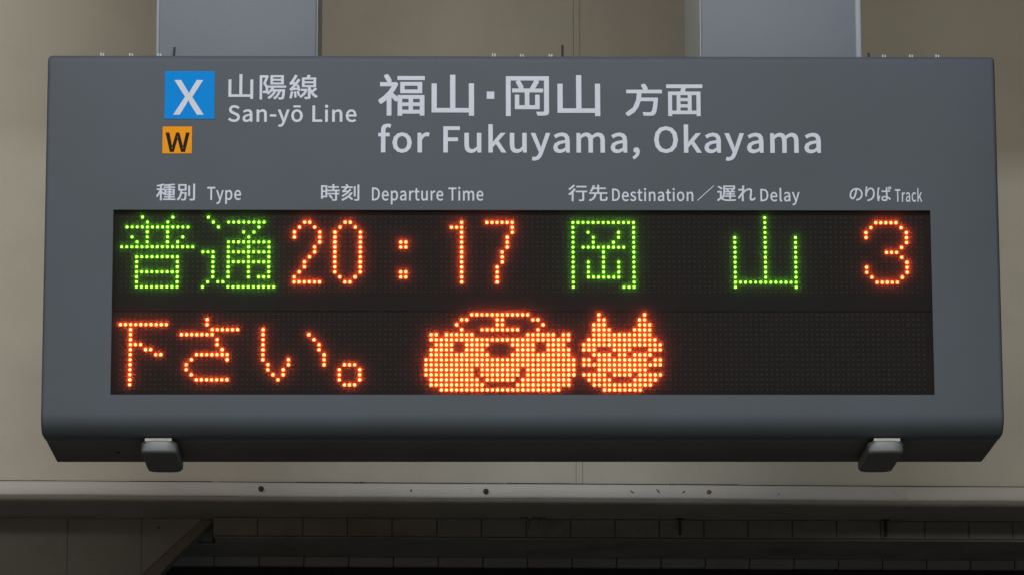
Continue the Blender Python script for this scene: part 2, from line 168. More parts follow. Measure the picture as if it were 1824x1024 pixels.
    'type_8': (0.4, [-6716,631,-6615,631,-6615,560,-6716,560,-6743,656,-6743,534,-6700,534,-6707,466,-6727,401,-6768,351,-6761,345,-6753,339,-6747,332,-6712,370,-6690,417,-6678,470,-6612,470,-6616,410,-6621,376,-6627,361,-6630,358,-6635,357,-6641,357,-6651,357,-6667,358,-6686,359,-6682,351,-6679,342,-6678,334,-6659,333,-6642,333,-6629,334,-6618,336,-6610,339,-6603,345,-6594,365,-6588,408,-6584,483,-6583,487,-6583,492,-6583,494,-6674,494,-6673,508,-6672,521,-6671,534,-6586,534,-6586,656,-6545,628,-6545,423,-6516,423,-6516,628,-6448,666,-6448,370,-6449,364,-6452,361,-6458,360,-6471,360,-6493,360,-6519,360,-6515,351,-6511,341,-6508,332,-6476,333,-6452,334,-6436,337,-6426,344,-6420,354,-6418,370,-6418,666],
        [52,68,51,52,67,68,48,50,47,48,49,50,53,67,52,53,66,67,54,66,53,55,66,54,59,57,58,56,66,55,59,56,57,59,66,56,59,65,66,60,65,59,60,64,65,61,64,60,61,63,64,61,62,63,5,0,4,0,46,4,0,1,46,1,45,46,5,3,0,2,45,1,5,2,3,5,45,2,6,45,5,7,44,6,44,45,6,7,43,44,7,42,43,7,41,42,7,40,41,7,39,40,7,38,39,7,37,38,7,15,37,15,16,37,16,36,37,7,14,15,17,36,16,8,14,7,8,13,14,18,36,17,18,35,36,9,13,8,19,35,18,9,10,13,10,11,13,11,12,13,19,34,35,20,34,19,26,24,25,21,34,20,26,23,24,22,34,21,26,22,23,26,34,22,27,34,26,27,33,34,28,33,27,28,32,33,28,31,32,29,31,28,29,30,31]),
    'type_9': (0, [-5631,495,-5605,532,-5570,545,-5535,533,-5513,500,-5505,451,-5506,444,-5506,437,-5507,428,-5609,428,-5602,399,-5586,378,-5562,370,-5549,372,-5537,376,-5523,387,-5510,358,-5528,346,-5545,338,-5565,336,-5604,348,-5631,384,-5642,440,-5539,486,-5551,504,-5569,510,-5588,504,-5602,485,-5609,459,-5535,459,-5789,540,-5787,517,-5790,517,-5776,530,-5759,541,-5740,545,-5705,532,-5684,496,-5676,443,-5686,385,-5712,348,-5746,336,-5761,338,-5776,346,-5785,354,-5784,329,-5784,260,-5817,260,-5817,540,-5714,478,-5726,501,-5747,509,-5759,506,-5771,498,-5784,485,-5784,389,-5773,379,-5761,373,-5751,371,-5730,380,-5715,404,-5710,443,-5985,297,-5978,294,-5974,293,-5971,293,-5957,298,-5947,311,-5939,331,-5936,344,-5999,540,-5965,540,-5933,431,-5929,413,-5923,395,-5919,380,-5923,380,-5919,395,-5915,413,-5911,431,-5882,540,-5850,540,-5909,327,-5922,292,-5942,267,-5969,258,-5977,259,-5983,260,-5992,263,-6173,570,-6173,606,-6015,606,-6015,570,-6078,570,-6078,340,-6111,340,-6111,570],
        [1,3,2,1,4,3,0,25,1,25,4,1,0,26,25,24,4,25,23,4,24,0,27,26,23,5,4,22,27,0,29,5,23,22,28,27,22,29,28,22,5,29,22,6,5,22,7,6,21,9,22,9,7,22,9,8,7,21,10,9,21,11,10,14,16,15,20,11,21,20,12,11,13,16,14,12,16,13,20,16,12,20,17,16,19,17,20,19,18,17,34,36,35,33,36,34,47,30,48,47,32,30,32,31,30,33,37,36,32,51,33,51,37,33,47,54,32,54,53,32,53,52,32,52,51,32,50,37,51,49,37,50,49,38,37,47,55,54,61,38,49,61,39,38,60,39,61,59,39,60,47,44,55,44,56,55,59,40,39,58,40,59,44,57,56,44,58,57,44,40,58,47,45,44,43,40,44,43,41,40,42,41,43,47,46,45,69,71,70,69,72,71,79,81,80,79,82,81,69,73,72,78,82,79,69,74,73,77,82,78,69,76,74,76,75,74,76,82,77,69,82,76,68,82,69,67,82,68,67,83,82,66,83,67,65,83,66,88,63,62,88,64,63,88,65,64,88,83,65,88,84,83,88,85,84,87,85,88,86,85,87,89,91,90,89,92,91,96,92,89,95,93,96,93,92,96,95,94,93]),
    'time_10': (0.4, [-3837,507,-3837,424,-3895,424,-3895,507,-3837,531,-3895,531,-3895,611,-3837,611,-3924,636,-3924,370,-3895,370,-3895,400,-3808,400,-3808,636,-3774,433,-3754,412,-3735,389,-3723,369,-3697,383,-3710,403,-3729,425,-3750,445,-3699,660,-3699,617,-3784,617,-3784,593,-3699,593,-3699,547,-3801,547,-3801,522,-3645,522,-3645,482,-3799,482,-3799,458,-3645,458,-3645,361,-3646,357,-3648,355,-3654,354,-3665,354,-3684,354,-3708,355,-3704,346,-3700,337,-3698,329,-3669,329,-3647,331,-3632,334,-3622,339,-3617,348,-3615,361,-3615,458,-3568,458,-3568,482,-3615,482,-3615,522,-3563,522,-3563,547,-3669,547,-3669,593,-3581,593,-3581,617,-3669,617,-3669,660],
        [23,63,22,23,62,63,25,23,24,25,62,23,25,61,62,25,60,61,26,60,25,27,59,26,59,60,26,27,58,59,29,27,28,29,58,27,29,57,58,29,56,57,30,56,29,31,55,30,55,56,30,31,54,55,33,31,32,33,54,31,33,53,54,33,52,53,34,52,33,35,51,34,51,52,34,35,50,51,14,20,21,15,20,14,15,19,20,16,19,15,16,18,19,17,18,16,36,50,35,36,49,50,37,49,36,38,49,37,42,40,41,39,49,38,42,39,40,42,49,39,42,48,49,43,48,42,43,47,48,44,47,43,44,46,47,44,45,46,9,6,8,6,13,8,6,7,13,7,12,13,9,5,6,4,12,7,9,3,5,3,4,5,3,0,4,0,12,4,9,2,3,1,12,0,9,11,2,11,1,2,11,12,1,9,10,11]),
    'time_11': (0.4, [-3361,565,-3368,553,-3376,541,-3385,529,-3466,527,-3446,546,-3427,567,-3409,589,-3305,589,-3305,614,-3388,614,-3394,629,-3403,645,-3414,660,-3441,653,-3433,641,-3425,627,-3420,614,-3523,614,-3523,589,-3444,589,-3462,567,-3478,549,-3488,538,-3497,531,-3504,526,-3512,523,-3508,515,-3504,506,-3502,498,-3491,501,-3463,503,-3406,506,-3439,477,-3477,452,-3518,431,-3511,425,-3505,417,-3499,410,-3435,448,-3378,497,-3334,557,-3335,496,-3383,437,-3447,389,-3521,352,-3514,345,-3507,337,-3502,330,-3461,350,-3421,374,-3384,401,-3361,382,-3339,362,-3323,345,-3301,363,-3319,380,-3341,399,-3365,418,-3344,440,-3325,462,-3307,487,-3205,654,-3205,364,-3206,359,-3209,356,-3215,355,-3226,355,-3245,355,-3269,356,-3265,347,-3261,338,-3259,330,-3229,330,-3207,332,-3193,335,-3183,340,-3177,349,-3175,364,-3175,654,-3276,617,-3276,417,-3248,417,-3248,617],
        [63,79,62,63,78,79,81,83,80,81,82,83,64,78,63,64,77,78,65,77,64,66,77,65,70,68,69,67,77,66,70,67,68,70,77,67,70,76,77,71,76,70,71,75,76,72,75,71,72,74,75,72,73,74,14,12,13,15,12,14,15,11,12,16,11,15,16,10,11,17,10,16,19,17,18,19,10,17,19,9,10,19,8,9,20,8,19,21,7,20,7,8,20,21,6,7,21,5,6,22,5,21,1,41,0,1,40,41,2,40,1,23,5,22,23,4,5,3,40,2,24,4,23,25,4,24,4,40,3,25,32,4,32,40,4,26,32,25,27,32,26,28,32,27,28,31,32,33,40,32,29,30,28,30,31,28,33,39,40,43,61,42,43,60,61,34,39,33,43,59,60,35,39,34,35,36,39,36,37,39,37,38,39,43,58,59,44,58,43,44,51,58,51,57,58,44,50,51,52,57,51,52,56,57,45,50,44,53,56,52,53,55,56,45,49,50,53,54,55,46,49,45,46,47,49,47,48,49]),
    'time_12': (0, [-847,487,-821,523,-785,536,-750,524,-728,492,-720,443,-721,436,-721,429,-722,420,-824,420,-818,391,-802,370,-777,363,-764,364,-752,369,-738,379,-725,350,-743,338,-761,331,-781,329,-820,341,-848,376,-858,432,-754,478,-766,496,-785,502,-804,495,-818,477,-825,451,-751,451,-1094,531,-1091,503,-1095,503,-1081,519,-1065,531,-1046,536,-1024,531,-1009,517,-1002,502,-989,517,-971,531,-952,536,-924,527,-907,500,-902,458,-902,333,-935,333,-935,453,-938,480,-946,495,-960,499,-971,497,-983,488,-995,473,-995,333,-1028,333,-1028,453,-1031,480,-1039,495,-1053,499,-1064,497,-1076,488,-1089,473,-1089,333,-1122,333,-1122,531,-1213,600,-1206,609,-1195,612,-1185,609,-1177,600,-1175,587,-1177,574,-1185,565,-1195,561,-1206,565,-1213,574,-1216,587,-1179,531,-1179,333,-1212,333,-1212,531,-1411,562,-1411,597,-1252,597,-1252,562,-1315,562,-1315,333,-1348,333,-1348,562,-1640,487,-1614,523,-1578,536,-1543,524,-1521,492,-1513,443,-1513,436,-1514,429,-1515,420,-1617,420,-1611,391,-1595,370,-1570,363,-1557,364,-1545,369,-1531,379,-1518,350,-1536,338,-1553,331,-1574,329,-1613,341,-1640,376,-1651,432,-1547,478,-1559,496,-1578,502,-1596,495,-1611,477,-1617,451,-1543,451,-1734,531,-1731,496,-1736,496,-1724,516,-1708,531,-1690,536,-1683,535,-1677,534,-1670,530,-1676,495,-1684,497,-1688,498,-1693,499,-1705,495,-1718,482,-1729,458,-1729,333,-1762,333,-1762,531,-1948,531,-1915,531,-1915,411,-1913,383,-1904,369,-1890,365,-1877,368,-1864,377,-1852,394,-1852,531,-1819,531,-1819,333,-1847,333,-1849,363,-1845,363,-1860,346,-1877,333,-1898,329,-1926,338,-1943,364,-1948,406,-2061,497,-2084,497,-2084,529,-2059,531,-2056,584,-2028,584,-2028,531,-1986,531,-1986,497,-2028,497,-2028,395,-2026,377,-2020,367,-2007,363,-2002,363,-1997,365,-1988,369,-1981,337,-1993,332,-2003,330,-2014,329,-2041,337,-2057,361,-2061,396,-2160,531,-2157,496,-2162,496,-2150,516,-2134,531,-2116,536,-2109,535,-2104,534,-2096,530,-2102,495,-2110,497,-2114,498,-2119,499,-2131,495,-2144,482,-2155,458,-2155,333,-2188,333,-2188,531,-2359,424,-2326,448,-2275,461,-2277,479,-2286,494,-2303,501,-2319,498,-2334,491,-2350,479,-2364,508,-2344,522,-2323,532,-2298,536,-2266,526,-2247,497,-2242,454,-2242,333,-2270,333,-2272,356,-2269,356,-2284,343,-2301,333,-2321,329,-2346,335,-2363,355,-2369,387,-2274,431,-2311,422,-2331,407,-2337,388,-2334,374,-2326,366,-2313,363,-2300,365,-2287,373,-2274,385,-2520,531,-2518,509,-2521,509,-2507,522,-2490,532,-2471,536,-2435,523,-2413,488,-2406,435,-2416,378,-2442,341,-2476,329,-2492,331,-2507,339,-2516,347,-2515,322,-2515,253,-2548,253,-2548,531,-2444,470,-2456,492,-2478,500,-2489,498,-2502,490,-2515,477,-2515,381,-2503,371,-2491,366,-2481,364,-2460,372,-2446,396,-2440,435,-2718,487,-2692,523,-2656,536,-2621,524,-2599,492,-2591,443,-2591,436,-2592,429,-2593,420,-2695,420,-2689,391,-2673,370,-2648,363,-2635,364,-2623,369,-2609,379,-2596,350,-2614,338,-2631,331,-2652,329,-2691,341,-2718,376,-2729,432,-2625,478,-2637,496,-2656,502,-2674,495,-2689,477,-2695,451,-2621,451,-2867,597,-2811,582,-2777,537,-2765,466,-2777,395,-2811,349,-2865,333,-2922,333,-2922,597,-2830,380,-2807,413,-2799,466,-2807,519,-2830,551,-2870,563,-2889,563,-2889,368,-2870,368],
        [1,3,2,1,4,3,0,25,1,25,4,1,0,26,25,24,4,25,23,4,24,0,27,26,23,5,4,22,27,0,29,5,23,22,28,27,22,29,28,22,5,29,22,6,5,22,7,6,21,9,22,9,7,22,9,8,7,21,10,9,21,11,10,14,16,15,20,11,21,20,12,11,13,16,14,12,16,13,20,16,12,20,17,16,19,17,20,19,18,17,40,42,41,34,36,35,33,36,34,33,37,36,64,30,65,64,32,30,32,31,30,39,42,40,39,43,42,32,37,33,38,43,39,32,38,37,64,62,32,62,61,32,61,60,32,60,59,32,59,38,32,59,43,38,59,50,43,50,49,43,49,44,43,59,51,50,58,51,59,58,52,51,57,52,58,48,44,49,57,53,52,56,53,57,47,44,48,64,63,62,56,54,53,47,45,44,55,54,56,46,45,47,80,78,81,80,79,78,67,69,68,67,70,69,66,70,67,66,71,70,77,71,66,77,72,71,76,72,77,75,72,76,75,73,72,74,73,75,82,84,83,82,85,84,89,85,82,88,86,89,86,85,89,88,87,86,91,93,92,91,94,93,90,115,91,115,94,91,90,116,115,114,94,115,113,94,114,90,117,116,113,95,94,112,117,90,119,95,113,112,118,117,112,119,118,112,95,119,112,96,95,112,97,96,111,99,112,99,97,112,99,98,97,111,100,99,111,101,100,104,106,105,110,101,111,110,102,101,103,106,104,102,106,103,110,106,102,110,107,106,109,107,110,109,108,107,124,126,125,124,127,126,124,128,127,137,120,138,137,122,120,122,121,120,123,128,124,123,129,128,122,132,123,132,131,123,131,130,123,130,129,123,122,133,132,137,135,122,135,134,122,134,133,122,137,136,135,159,140,139,159,141,140,147,149,148,147,150,149,159,142,141,158,142,159,146,153,147,153,150,147,158,143,142,145,153,146,158,144,143,144,153,145,158,153,144,157,152,158,152,153,158,157,154,152,154,151,152,154,150,153,157,155,154,151,150,154,156,155,157,163,165,164,163,166,165,163,167,166,163,168,167,162,168,163,161,168,162,160,168,161,183,169,160,169,168,160,183,170,169,182,170,183,182,171,170,182,172,171,175,177,176,182,173,172,174,177,175,173,177,174,182,177,173,181,177,182,180,177,181,180,178,177,180,179,178,188,190,189,188,191,190,188,192,191,201,184,202,201,186,184,186,185,184,187,192,188,187,193,192,186,196,187,196,195,187,195,194,187,194,193,187,186,197,196,201,199,186,199,198,186,198,197,186,201,200,199,214,216,215,213,216,214,213,217,216,212,217,213,211,210,212,210,209,212,209,208,212,208,217,212,207,217,208,207,218,217,206,218,207,205,218,206,204,218,205,204,229,218,229,219,218,203,229,204,203,230,229,238,219,229,228,230,203,228,231,230,228,232,231,228,233,232,227,233,228,237,219,238,227,234,233,236,222,237,222,219,237,227,235,234,235,222,236,227,221,235,221,222,235,227,223,221,223,220,221,223,219,222,226,223,227,226,224,223,220,219,223,225,224,226,243,245,244,242,245,243,256,239,257,256,241,239,241,240,239,242,246,245,241,260,242,260,246,242,256,263,241,263,262,241,262,261,241,261,260,241,259,246,260,258,246,259,258,247,246,256,264,263,270,247,258,270,248,247,269,248,270,268,248,269,256,253,264,253,265,264,268,249,248,267,249,268,253,266,265,253,267,266,253,249,267,256,254,253,252,249,253,252,250,249,251,250,252,256,255,254,272,274,273,272,275,274,271,296,272,296,275,272,271,297,296,295,275,296,294,275,295,271,298,297,294,276,275,293,298,271,300,276,294,293,299,298,293,300,299,293,276,300,293,277,276,293,278,277,292,280,293,280,278,293,280,279,278,292,281,280,292,282,281,285,287,286,291,282,292,291,283,282,284,287,285,283,287,284,291,287,283,291,288,287,290,288,291,290,289,288,308,316,309,316,301,309,316,302,301,316,315,302,315,303,302,308,317,316,314,303,315,313,303,314,313,304,303,312,304,313,312,305,304,311,305,312,310,305,311,310,306,305,318,306,310,308,318,317,308,306,318,308,307,306]),
    'dest_13': (0.4, [1109,532,1109,507,1241,507,1241,361,1240,356,1237,354,1231,353,1218,353,1196,353,1169,353,1173,345,1177,336,1179,327,1212,327,1236,328,1253,331,1263,337,1269,346,1271,360,1271,507,1330,507,1330,532,1126,630,1126,605,1319,605,1319,630,1060,651,1035,624,1003,597,969,574,975,568,981,560,986,553,1023,579,1058,609,1088,641,1076,576,1044,536,1006,499,965,468,972,461,980,453,986,446,1001,457,1016,470,1031,483,1031,325,1060,325,1060,512,1076,530,1090,548,1104,566],
        [23,25,22,23,24,25,27,35,26,27,34,35,28,34,27,28,33,34,29,33,28,29,30,33,30,31,33,31,32,33,37,51,36,37,50,51,37,49,50,38,49,37,38,48,49,38,45,48,45,47,48,39,45,38,39,44,45,46,47,45,39,43,44,40,43,39,41,43,40,41,42,43,1,21,0,1,20,21,2,20,1,3,19,2,19,20,2,3,18,19,4,18,3,4,17,18,5,17,4,6,17,5,10,8,9,7,17,6,10,7,8,10,17,7,10,16,17,11,16,10,11,15,16,12,15,11,12,14,15,12,13,14]),
    'dest_14': (0.4, [1537,652,1537,597,1466,597,1472,611,1477,625,1481,638,1450,644,1437,604,1418,565,1393,530,1401,526,1411,522,1419,518,1432,534,1444,552,1454,572,1537,572,1537,500,1376,500,1376,474,1481,474,1468,421,1436,378,1371,348,1378,341,1385,333,1390,326,1460,361,1497,411,1512,474,1589,474,1589,371,1592,348,1606,336,1634,333,1650,333,1674,333,1690,333,1715,339,1729,359,1734,400,1725,403,1715,407,1707,411,1704,377,1699,362,1688,358,1672,358,1651,358,1637,358,1625,359,1620,363,1619,371,1619,474,1729,474,1729,500,1567,500,1567,572,1700,572,1700,597,1567,597,1567,652],
        [1,61,0,1,60,61,7,5,6,7,4,5,7,3,4,7,2,3,8,2,7,8,1,2,8,60,1,8,15,60,15,59,60,15,58,59,8,14,15,16,58,15,17,57,16,57,58,16,17,56,57,9,14,8,9,13,14,9,10,13,10,11,13,11,12,13,19,17,18,19,56,17,19,55,56,19,54,55,20,54,19,21,29,20,29,54,20,21,28,29,30,54,29,31,53,30,53,54,30,31,52,53,22,28,21,22,27,28,44,42,43,44,41,42,44,40,41,44,39,40,23,27,22,45,39,44,32,52,31,32,51,52,32,50,51,46,39,45,23,24,27,24,25,27,25,26,27,32,49,50,46,38,39,32,48,49,32,47,48,32,46,47,32,38,46,33,38,32,33,37,38,34,37,33,35,37,34,36,37,35]),
    'dest_15': (0, [3332,516,3334,489,3331,489,3345,504,3363,516,3384,520,3412,512,3429,486,3434,446,3434,327,3401,327,3401,441,3398,467,3390,481,3375,486,3362,483,3350,474,3337,460,3337,327,3304,327,3304,516,3119,475,3146,509,3183,521,3220,509,3248,475,3258,421,3248,368,3220,334,3183,322,3146,334,3119,368,3109,421,3219,456,3205,478,3183,487,3162,478,3148,456,3142,421,3148,386,3162,364,3183,356,3205,364,3219,386,3225,421,3029,582,3036,590,3047,593,3057,590,3065,582,3067,569,3065,557,3057,548,3047,545,3036,548,3029,557,3026,569,3063,516,3063,327,3030,327,3030,516,2916,483,2893,483,2893,514,2917,516,2920,567,2948,567,2948,516,2990,516,2990,483,2948,483,2948,386,2950,368,2957,359,2969,355,2974,356,2980,357,2989,361,2996,330,2983,326,2973,323,2962,322,2935,330,2920,353,2916,386,2741,413,2773,436,2824,449,2822,466,2813,481,2796,487,2780,484,2765,477,2749,466,2735,494,2755,507,2776,517,2801,520,2833,511,2851,483,2857,442,2857,327,2829,327,2827,348,2830,348,2815,336,2798,326,2778,322,2754,329,2736,348,2730,378,2824,420,2788,412,2768,397,2762,379,2765,365,2773,358,2786,355,2799,357,2812,365,2824,377,2582,516,2585,489,2581,489,2595,504,2613,516,2634,520,2662,512,2679,486,2684,446,2684,327,2652,327,2652,441,2649,467,2640,481,2626,486,2613,483,2600,474,2587,460,2587,327,2554,327,2554,516,2463,582,2470,590,2481,593,2492,590,2499,582,2502,569,2499,557,2492,548,2481,545,2470,548,2463,557,2460,569,2497,516,2497,327,2464,327,2464,516,2350,483,2327,483,2327,514,2352,516,2354,567,2382,567,2382,516,2424,516,2424,483,2382,483,2382,386,2385,368,2391,359,2403,355,2408,356,2414,357,2423,361,2430,330,2417,326,2407,323,2397,322,2369,330,2354,353,2350,386,2199,377,2215,364,2229,357,2245,354,2260,358,2269,366,2272,378,2267,391,2255,401,2239,409,2217,420,2199,437,2192,465,2199,493,2218,513,2248,520,2268,517,2284,510,2301,497,2284,471,2271,481,2261,487,2249,489,2234,485,2226,477,2224,467,2228,455,2239,446,2255,439,2277,427,2296,410,2304,380,2297,351,2276,330,2244,322,2222,326,2202,335,2182,350,2030,474,2057,508,2092,521,2128,509,2150,478,2157,432,2157,425,2157,419,2156,410,2053,410,2060,382,2076,362,2100,355,2113,356,2125,361,2140,370,2152,343,2135,332,2117,325,2097,322,2058,334,2030,368,2020,421,2123,465,2112,482,2093,488,2074,482,2060,464,2053,440,2127,440,1882,579,1938,565,1972,522,1983,454,1972,385,1938,342,1884,327,1827,327,1827,579,1919,371,1942,403,1950,454,1942,504,1919,535,1879,546,1860,546,1860,360,1879,360],
        [4,6,5,3,6,4,19,0,20,19,2,0,2,1,0,3,7,6,2,7,3,19,17,2,17,16,2,16,15,2,15,14,2,14,7,2,14,13,7,13,8,7,12,8,13,11,8,12,19,18,17,11,9,8,10,9,11,22,24,23,21,24,22,21,35,24,35,25,24,21,36,35,34,25,35,21,37,36,33,25,34,33,26,25,32,37,21,32,38,37,44,26,33,43,26,44,32,39,38,31,39,32,43,27,26,42,27,43,31,40,39,30,40,31,42,28,27,41,28,42,30,41,40,30,28,41,29,28,30,59,57,60,59,58,57,46,48,47,46,49,48,45,49,46,45,50,49,56,50,45,56,51,50,55,51,56,54,51,55,54,52,51,53,52,54,64,66,65,64,67,66,64,68,67,64,69,68,63,69,64,62,69,63,61,69,62,84,70,61,70,69,61,84,71,70,83,71,84,83,72,71,83,73,72,76,78,77,83,74,73,75,78,76,74,78,75,83,78,74,82,78,83,81,78,82,81,79,78,81,80,79,96,98,97,95,98,96,95,99,98,94,99,95,93,92,94,92,91,94,91,90,94,90,99,94,89,99,90,89,100,99,88,100,89,87,100,88,86,100,87,86,111,100,111,101,100,85,111,86,85,112,111,120,101,111,110,112,85,110,113,112,110,114,113,110,115,114,109,115,110,119,101,120,109,116,115,118,104,119,104,101,119,109,117,116,117,104,118,109,103,117,103,104,117,109,105,103,105,102,103,105,101,104,108,105,109,108,106,105,102,101,105,107,106,108,125,127,126,124,127,125,140,121,141,140,123,121,123,122,121,124,128,127,123,128,124,140,138,123,138,137,123,137,136,123,136,135,123,135,128,123,135,134,128,134,129,128,133,129,134,132,129,133,140,139,138,132,130,129,131,130,132,156,154,157,156,155,154,143,145,144,143,146,145,142,146,143,142,147,146,153,147,142,153,148,147,152,148,153,151,148,152,151,149,148,150,149,151,161,163,162,161,164,163,161,165,164,161,166,165,160,166,161,159,166,160,158,166,159,181,167,158,167,166,158,181,168,167,180,168,181,180,169,168,180,170,169,173,175,174,180,171,170,172,175,173,171,175,172,180,175,171,179,175,180,178,175,179,178,176,175,178,177,176,196,198,197,196,199,198,195,199,196,195,200,199,195,204,200,204,203,200,203,202,200,202,201,200,194,205,195,205,204,195,194,206,205,194,207,206,194,208,207,193,208,194,193,209,208,193,210,209,193,211,210,192,211,193,192,212,211,191,212,192,191,213,212,190,213,191,189,213,190,188,213,189,188,214,213,187,214,188,219,183,182,186,214,187,219,184,183,185,214,186,219,185,184,219,214,185,219,215,214,218,215,219,217,215,218,217,216,215,221,223,222,221,224,223,220,245,221,245,224,221,220,246,245,244,224,245,243,224,244,220,247,246,243,225,224,242,247,220,249,225,243,242,248,247,242,249,248,242,225,249,242,226,225,242,227,226,241,229,242,229,227,242,229,228,227,241,230,229,241,231,230,234,236,235,240,231,241,240,232,231,233,236,234,232,236,233,240,236,232,240,237,236,239,237,240,239,238,237,257,265,258,265,250,258,265,251,250,265,264,251,264,252,251,257,266,265,263,252,264,262,252,263,262,253,252,261,253,262,261,254,253,260,254,261,259,254,260,259,255,254,267,255,259,257,267,266,257,255,267,257,256,255]),
    'dest_16': (0, [3838,647,3507,343,3518,333,3849,637],
        [1,3,0,1,2,3]),
    'dest_17': (0.4, [3923,616,3949,601,3973,584,3992,568,4012,587,3993,602,3968,618,3942,632,4035,640,4035,551,4033,502,4024,449,4003,400,4011,397,4020,392,4027,388,4050,440,4060,498,4062,551,4062,568,4260,568,4260,640,4062,620,4232,620,4232,588,4062,588,4079,484,4079,464,4150,464,4150,439,4059,439,4059,418,4150,418,4150,375,4178,375,4178,418,4269,418,4269,439,4178,439,4178,464,4252,464,4252,484,4178,484,4178,509,4262,509,4262,529,4213,529,4220,539,4228,550,4235,561,4209,568,4202,556,4194,542,4185,529,4136,529,4142,531,4136,543,4127,556,4117,568,4094,560,4102,550,4110,539,4115,529,4069,529,4069,509,4150,509,4150,484,3995,530,3916,530,3916,505,3966,505,3966,392,3948,383,3929,369,3910,351,3930,328,3950,350,3968,366,3983,372,3993,369,4006,361,4022,352,4051,340,4086,334,4130,333,4178,333,4229,334,4267,336,4268,345,4272,355,4275,364,4230,360,4179,358,4131,357,4090,358,4056,363,4027,374,4014,382,4003,389,3995,393],
        [9,22,8,22,21,8,22,23,21,23,20,21,0,6,7,9,25,22,24,20,23,0,5,6,1,5,0,1,4,5,2,4,1,9,19,25,19,24,25,19,20,24,2,3,4,9,18,19,51,49,50,59,57,58,51,48,49,60,57,59,52,48,51,60,56,57,10,18,9,10,17,18,61,56,60,52,47,48,61,55,56,53,47,52,62,55,61,53,46,47,62,54,55,69,67,68,69,70,67,70,99,67,64,62,63,64,54,62,64,53,54,64,46,53,64,45,46,64,44,45,65,44,64,66,43,65,43,44,65,66,42,43,71,99,70,11,17,10,11,16,17,27,66,26,27,42,66,27,41,42,27,40,41,28,40,27,29,39,28,39,40,28,29,38,39,12,16,11,12,13,16,13,14,16,14,15,16,31,29,30,31,38,29,31,37,38,31,36,37,32,36,31,33,35,32,35,36,32,33,34,35,71,98,99,72,98,71,72,97,98,73,97,72,73,78,97,78,96,97,78,95,96,73,77,78,79,95,78,80,95,79,74,77,73,74,76,77,91,89,90,80,94,95,81,94,80,92,89,91,81,93,94,93,89,92,81,89,93,81,88,89,82,88,81,75,76,74,82,87,88,83,87,82,83,86,87,83,85,86,84,85,83]),
    'dest_18': (0.4, [4410,613,4408,577,4389,574,4370,572,4355,571,4347,570,4339,570,4331,570,4334,540,4407,550,4404,513,4379,476,4348,433,4322,399,4341,373,4360,401,4381,432,4401,461,4401,447,4400,412,4400,383,4400,351,4399,344,4399,336,4398,329,4431,329,4430,336,4429,344,4429,352,4428,382,4427,411,4427,442,4427,456,4428,471,4428,486,4465,521,4503,547,4537,558,4553,555,4564,545,4567,527,4564,484,4557,434,4553,388,4558,361,4573,346,4594,340,4619,344,4642,355,4662,371,4658,404,4639,387,4620,376,4602,373,4591,376,4584,384,4582,395,4586,440,4593,491,4596,536,4590,562,4573,579,4545,586,4505,575,4465,551,4431,522,4432,544,4438,554,4444,563,4449,570,4438,583,4436,583,4439,607,4441,626,4444,639,4409,640,4410,631,4410,621],
        [76,74,75,76,73,74,77,73,76,77,72,73,0,72,77,1,72,0,1,71,72,63,61,62,71,69,70,1,69,71,63,60,61,2,69,1,64,37,63,37,60,63,3,69,2,4,69,3,5,69,4,6,69,5,8,6,7,6,68,69,8,68,6,8,9,68,9,67,68,37,38,60,38,59,60,64,36,37,39,59,38,9,66,67,65,36,64,10,66,9,65,35,36,40,59,39,10,65,66,40,58,59,41,58,40,10,35,65,10,34,35,11,34,10,41,57,58,11,33,34,42,57,41,12,17,11,17,33,11,17,32,33,12,16,17,18,32,17,18,31,32,19,31,18,19,30,31,42,56,57,43,56,42,13,16,12,13,15,16,20,30,19,20,29,30,51,49,50,13,14,15,43,55,56,44,55,43,52,49,51,44,54,55,21,29,20,21,28,29,53,49,52,44,53,54,44,49,53,44,48,49,45,48,44,45,47,48,21,27,28,22,27,21,46,47,45,22,26,27,23,26,22,23,25,26,24,25,23]),
    'dest_19': (0, [5404,282,5411,280,5414,279,5418,278,5432,283,5442,296,5450,315,5453,327,5389,514,5424,514,5456,410,5461,393,5467,376,5471,361,5468,361,5471,375,5475,393,5480,410,5509,514,5542,514,5481,311,5468,278,5448,254,5420,245,5412,245,5406,247,5397,250,5240,411,5273,434,5325,446,5323,464,5314,479,5296,485,5280,482,5264,475,5248,464,5235,492,5254,505,5276,514,5301,518,5334,509,5353,481,5358,440,5358,324,5330,324,5328,345,5331,345,5316,333,5298,323,5278,319,5253,326,5235,345,5229,375,5325,418,5288,409,5267,395,5262,377,5265,362,5273,355,5286,352,5299,355,5312,362,5325,374,5144,599,5178,599,5178,362,5179,356,5180,353,5182,353,5183,353,5184,353,5190,354,5195,323,5188,321,5182,320,5175,319,5158,324,5147,340,5144,363,4971,472,4998,506,5034,519,5070,507,5093,476,5100,429,5100,422,5100,416,5099,407,4995,407,5001,380,5018,359,5042,352,5056,353,5068,358,5083,368,5095,340,5077,329,5060,322,5039,319,4999,331,4971,365,4961,418,5066,463,5054,480,5035,486,5016,480,5001,462,4994,437,5070,437,4821,577,4877,563,4912,520,4923,451,4912,383,4877,339,4822,324,4764,324,4764,577,4857,368,4881,400,4889,451,4881,502,4858,533,4818,544,4797,544,4797,357,4817,357],
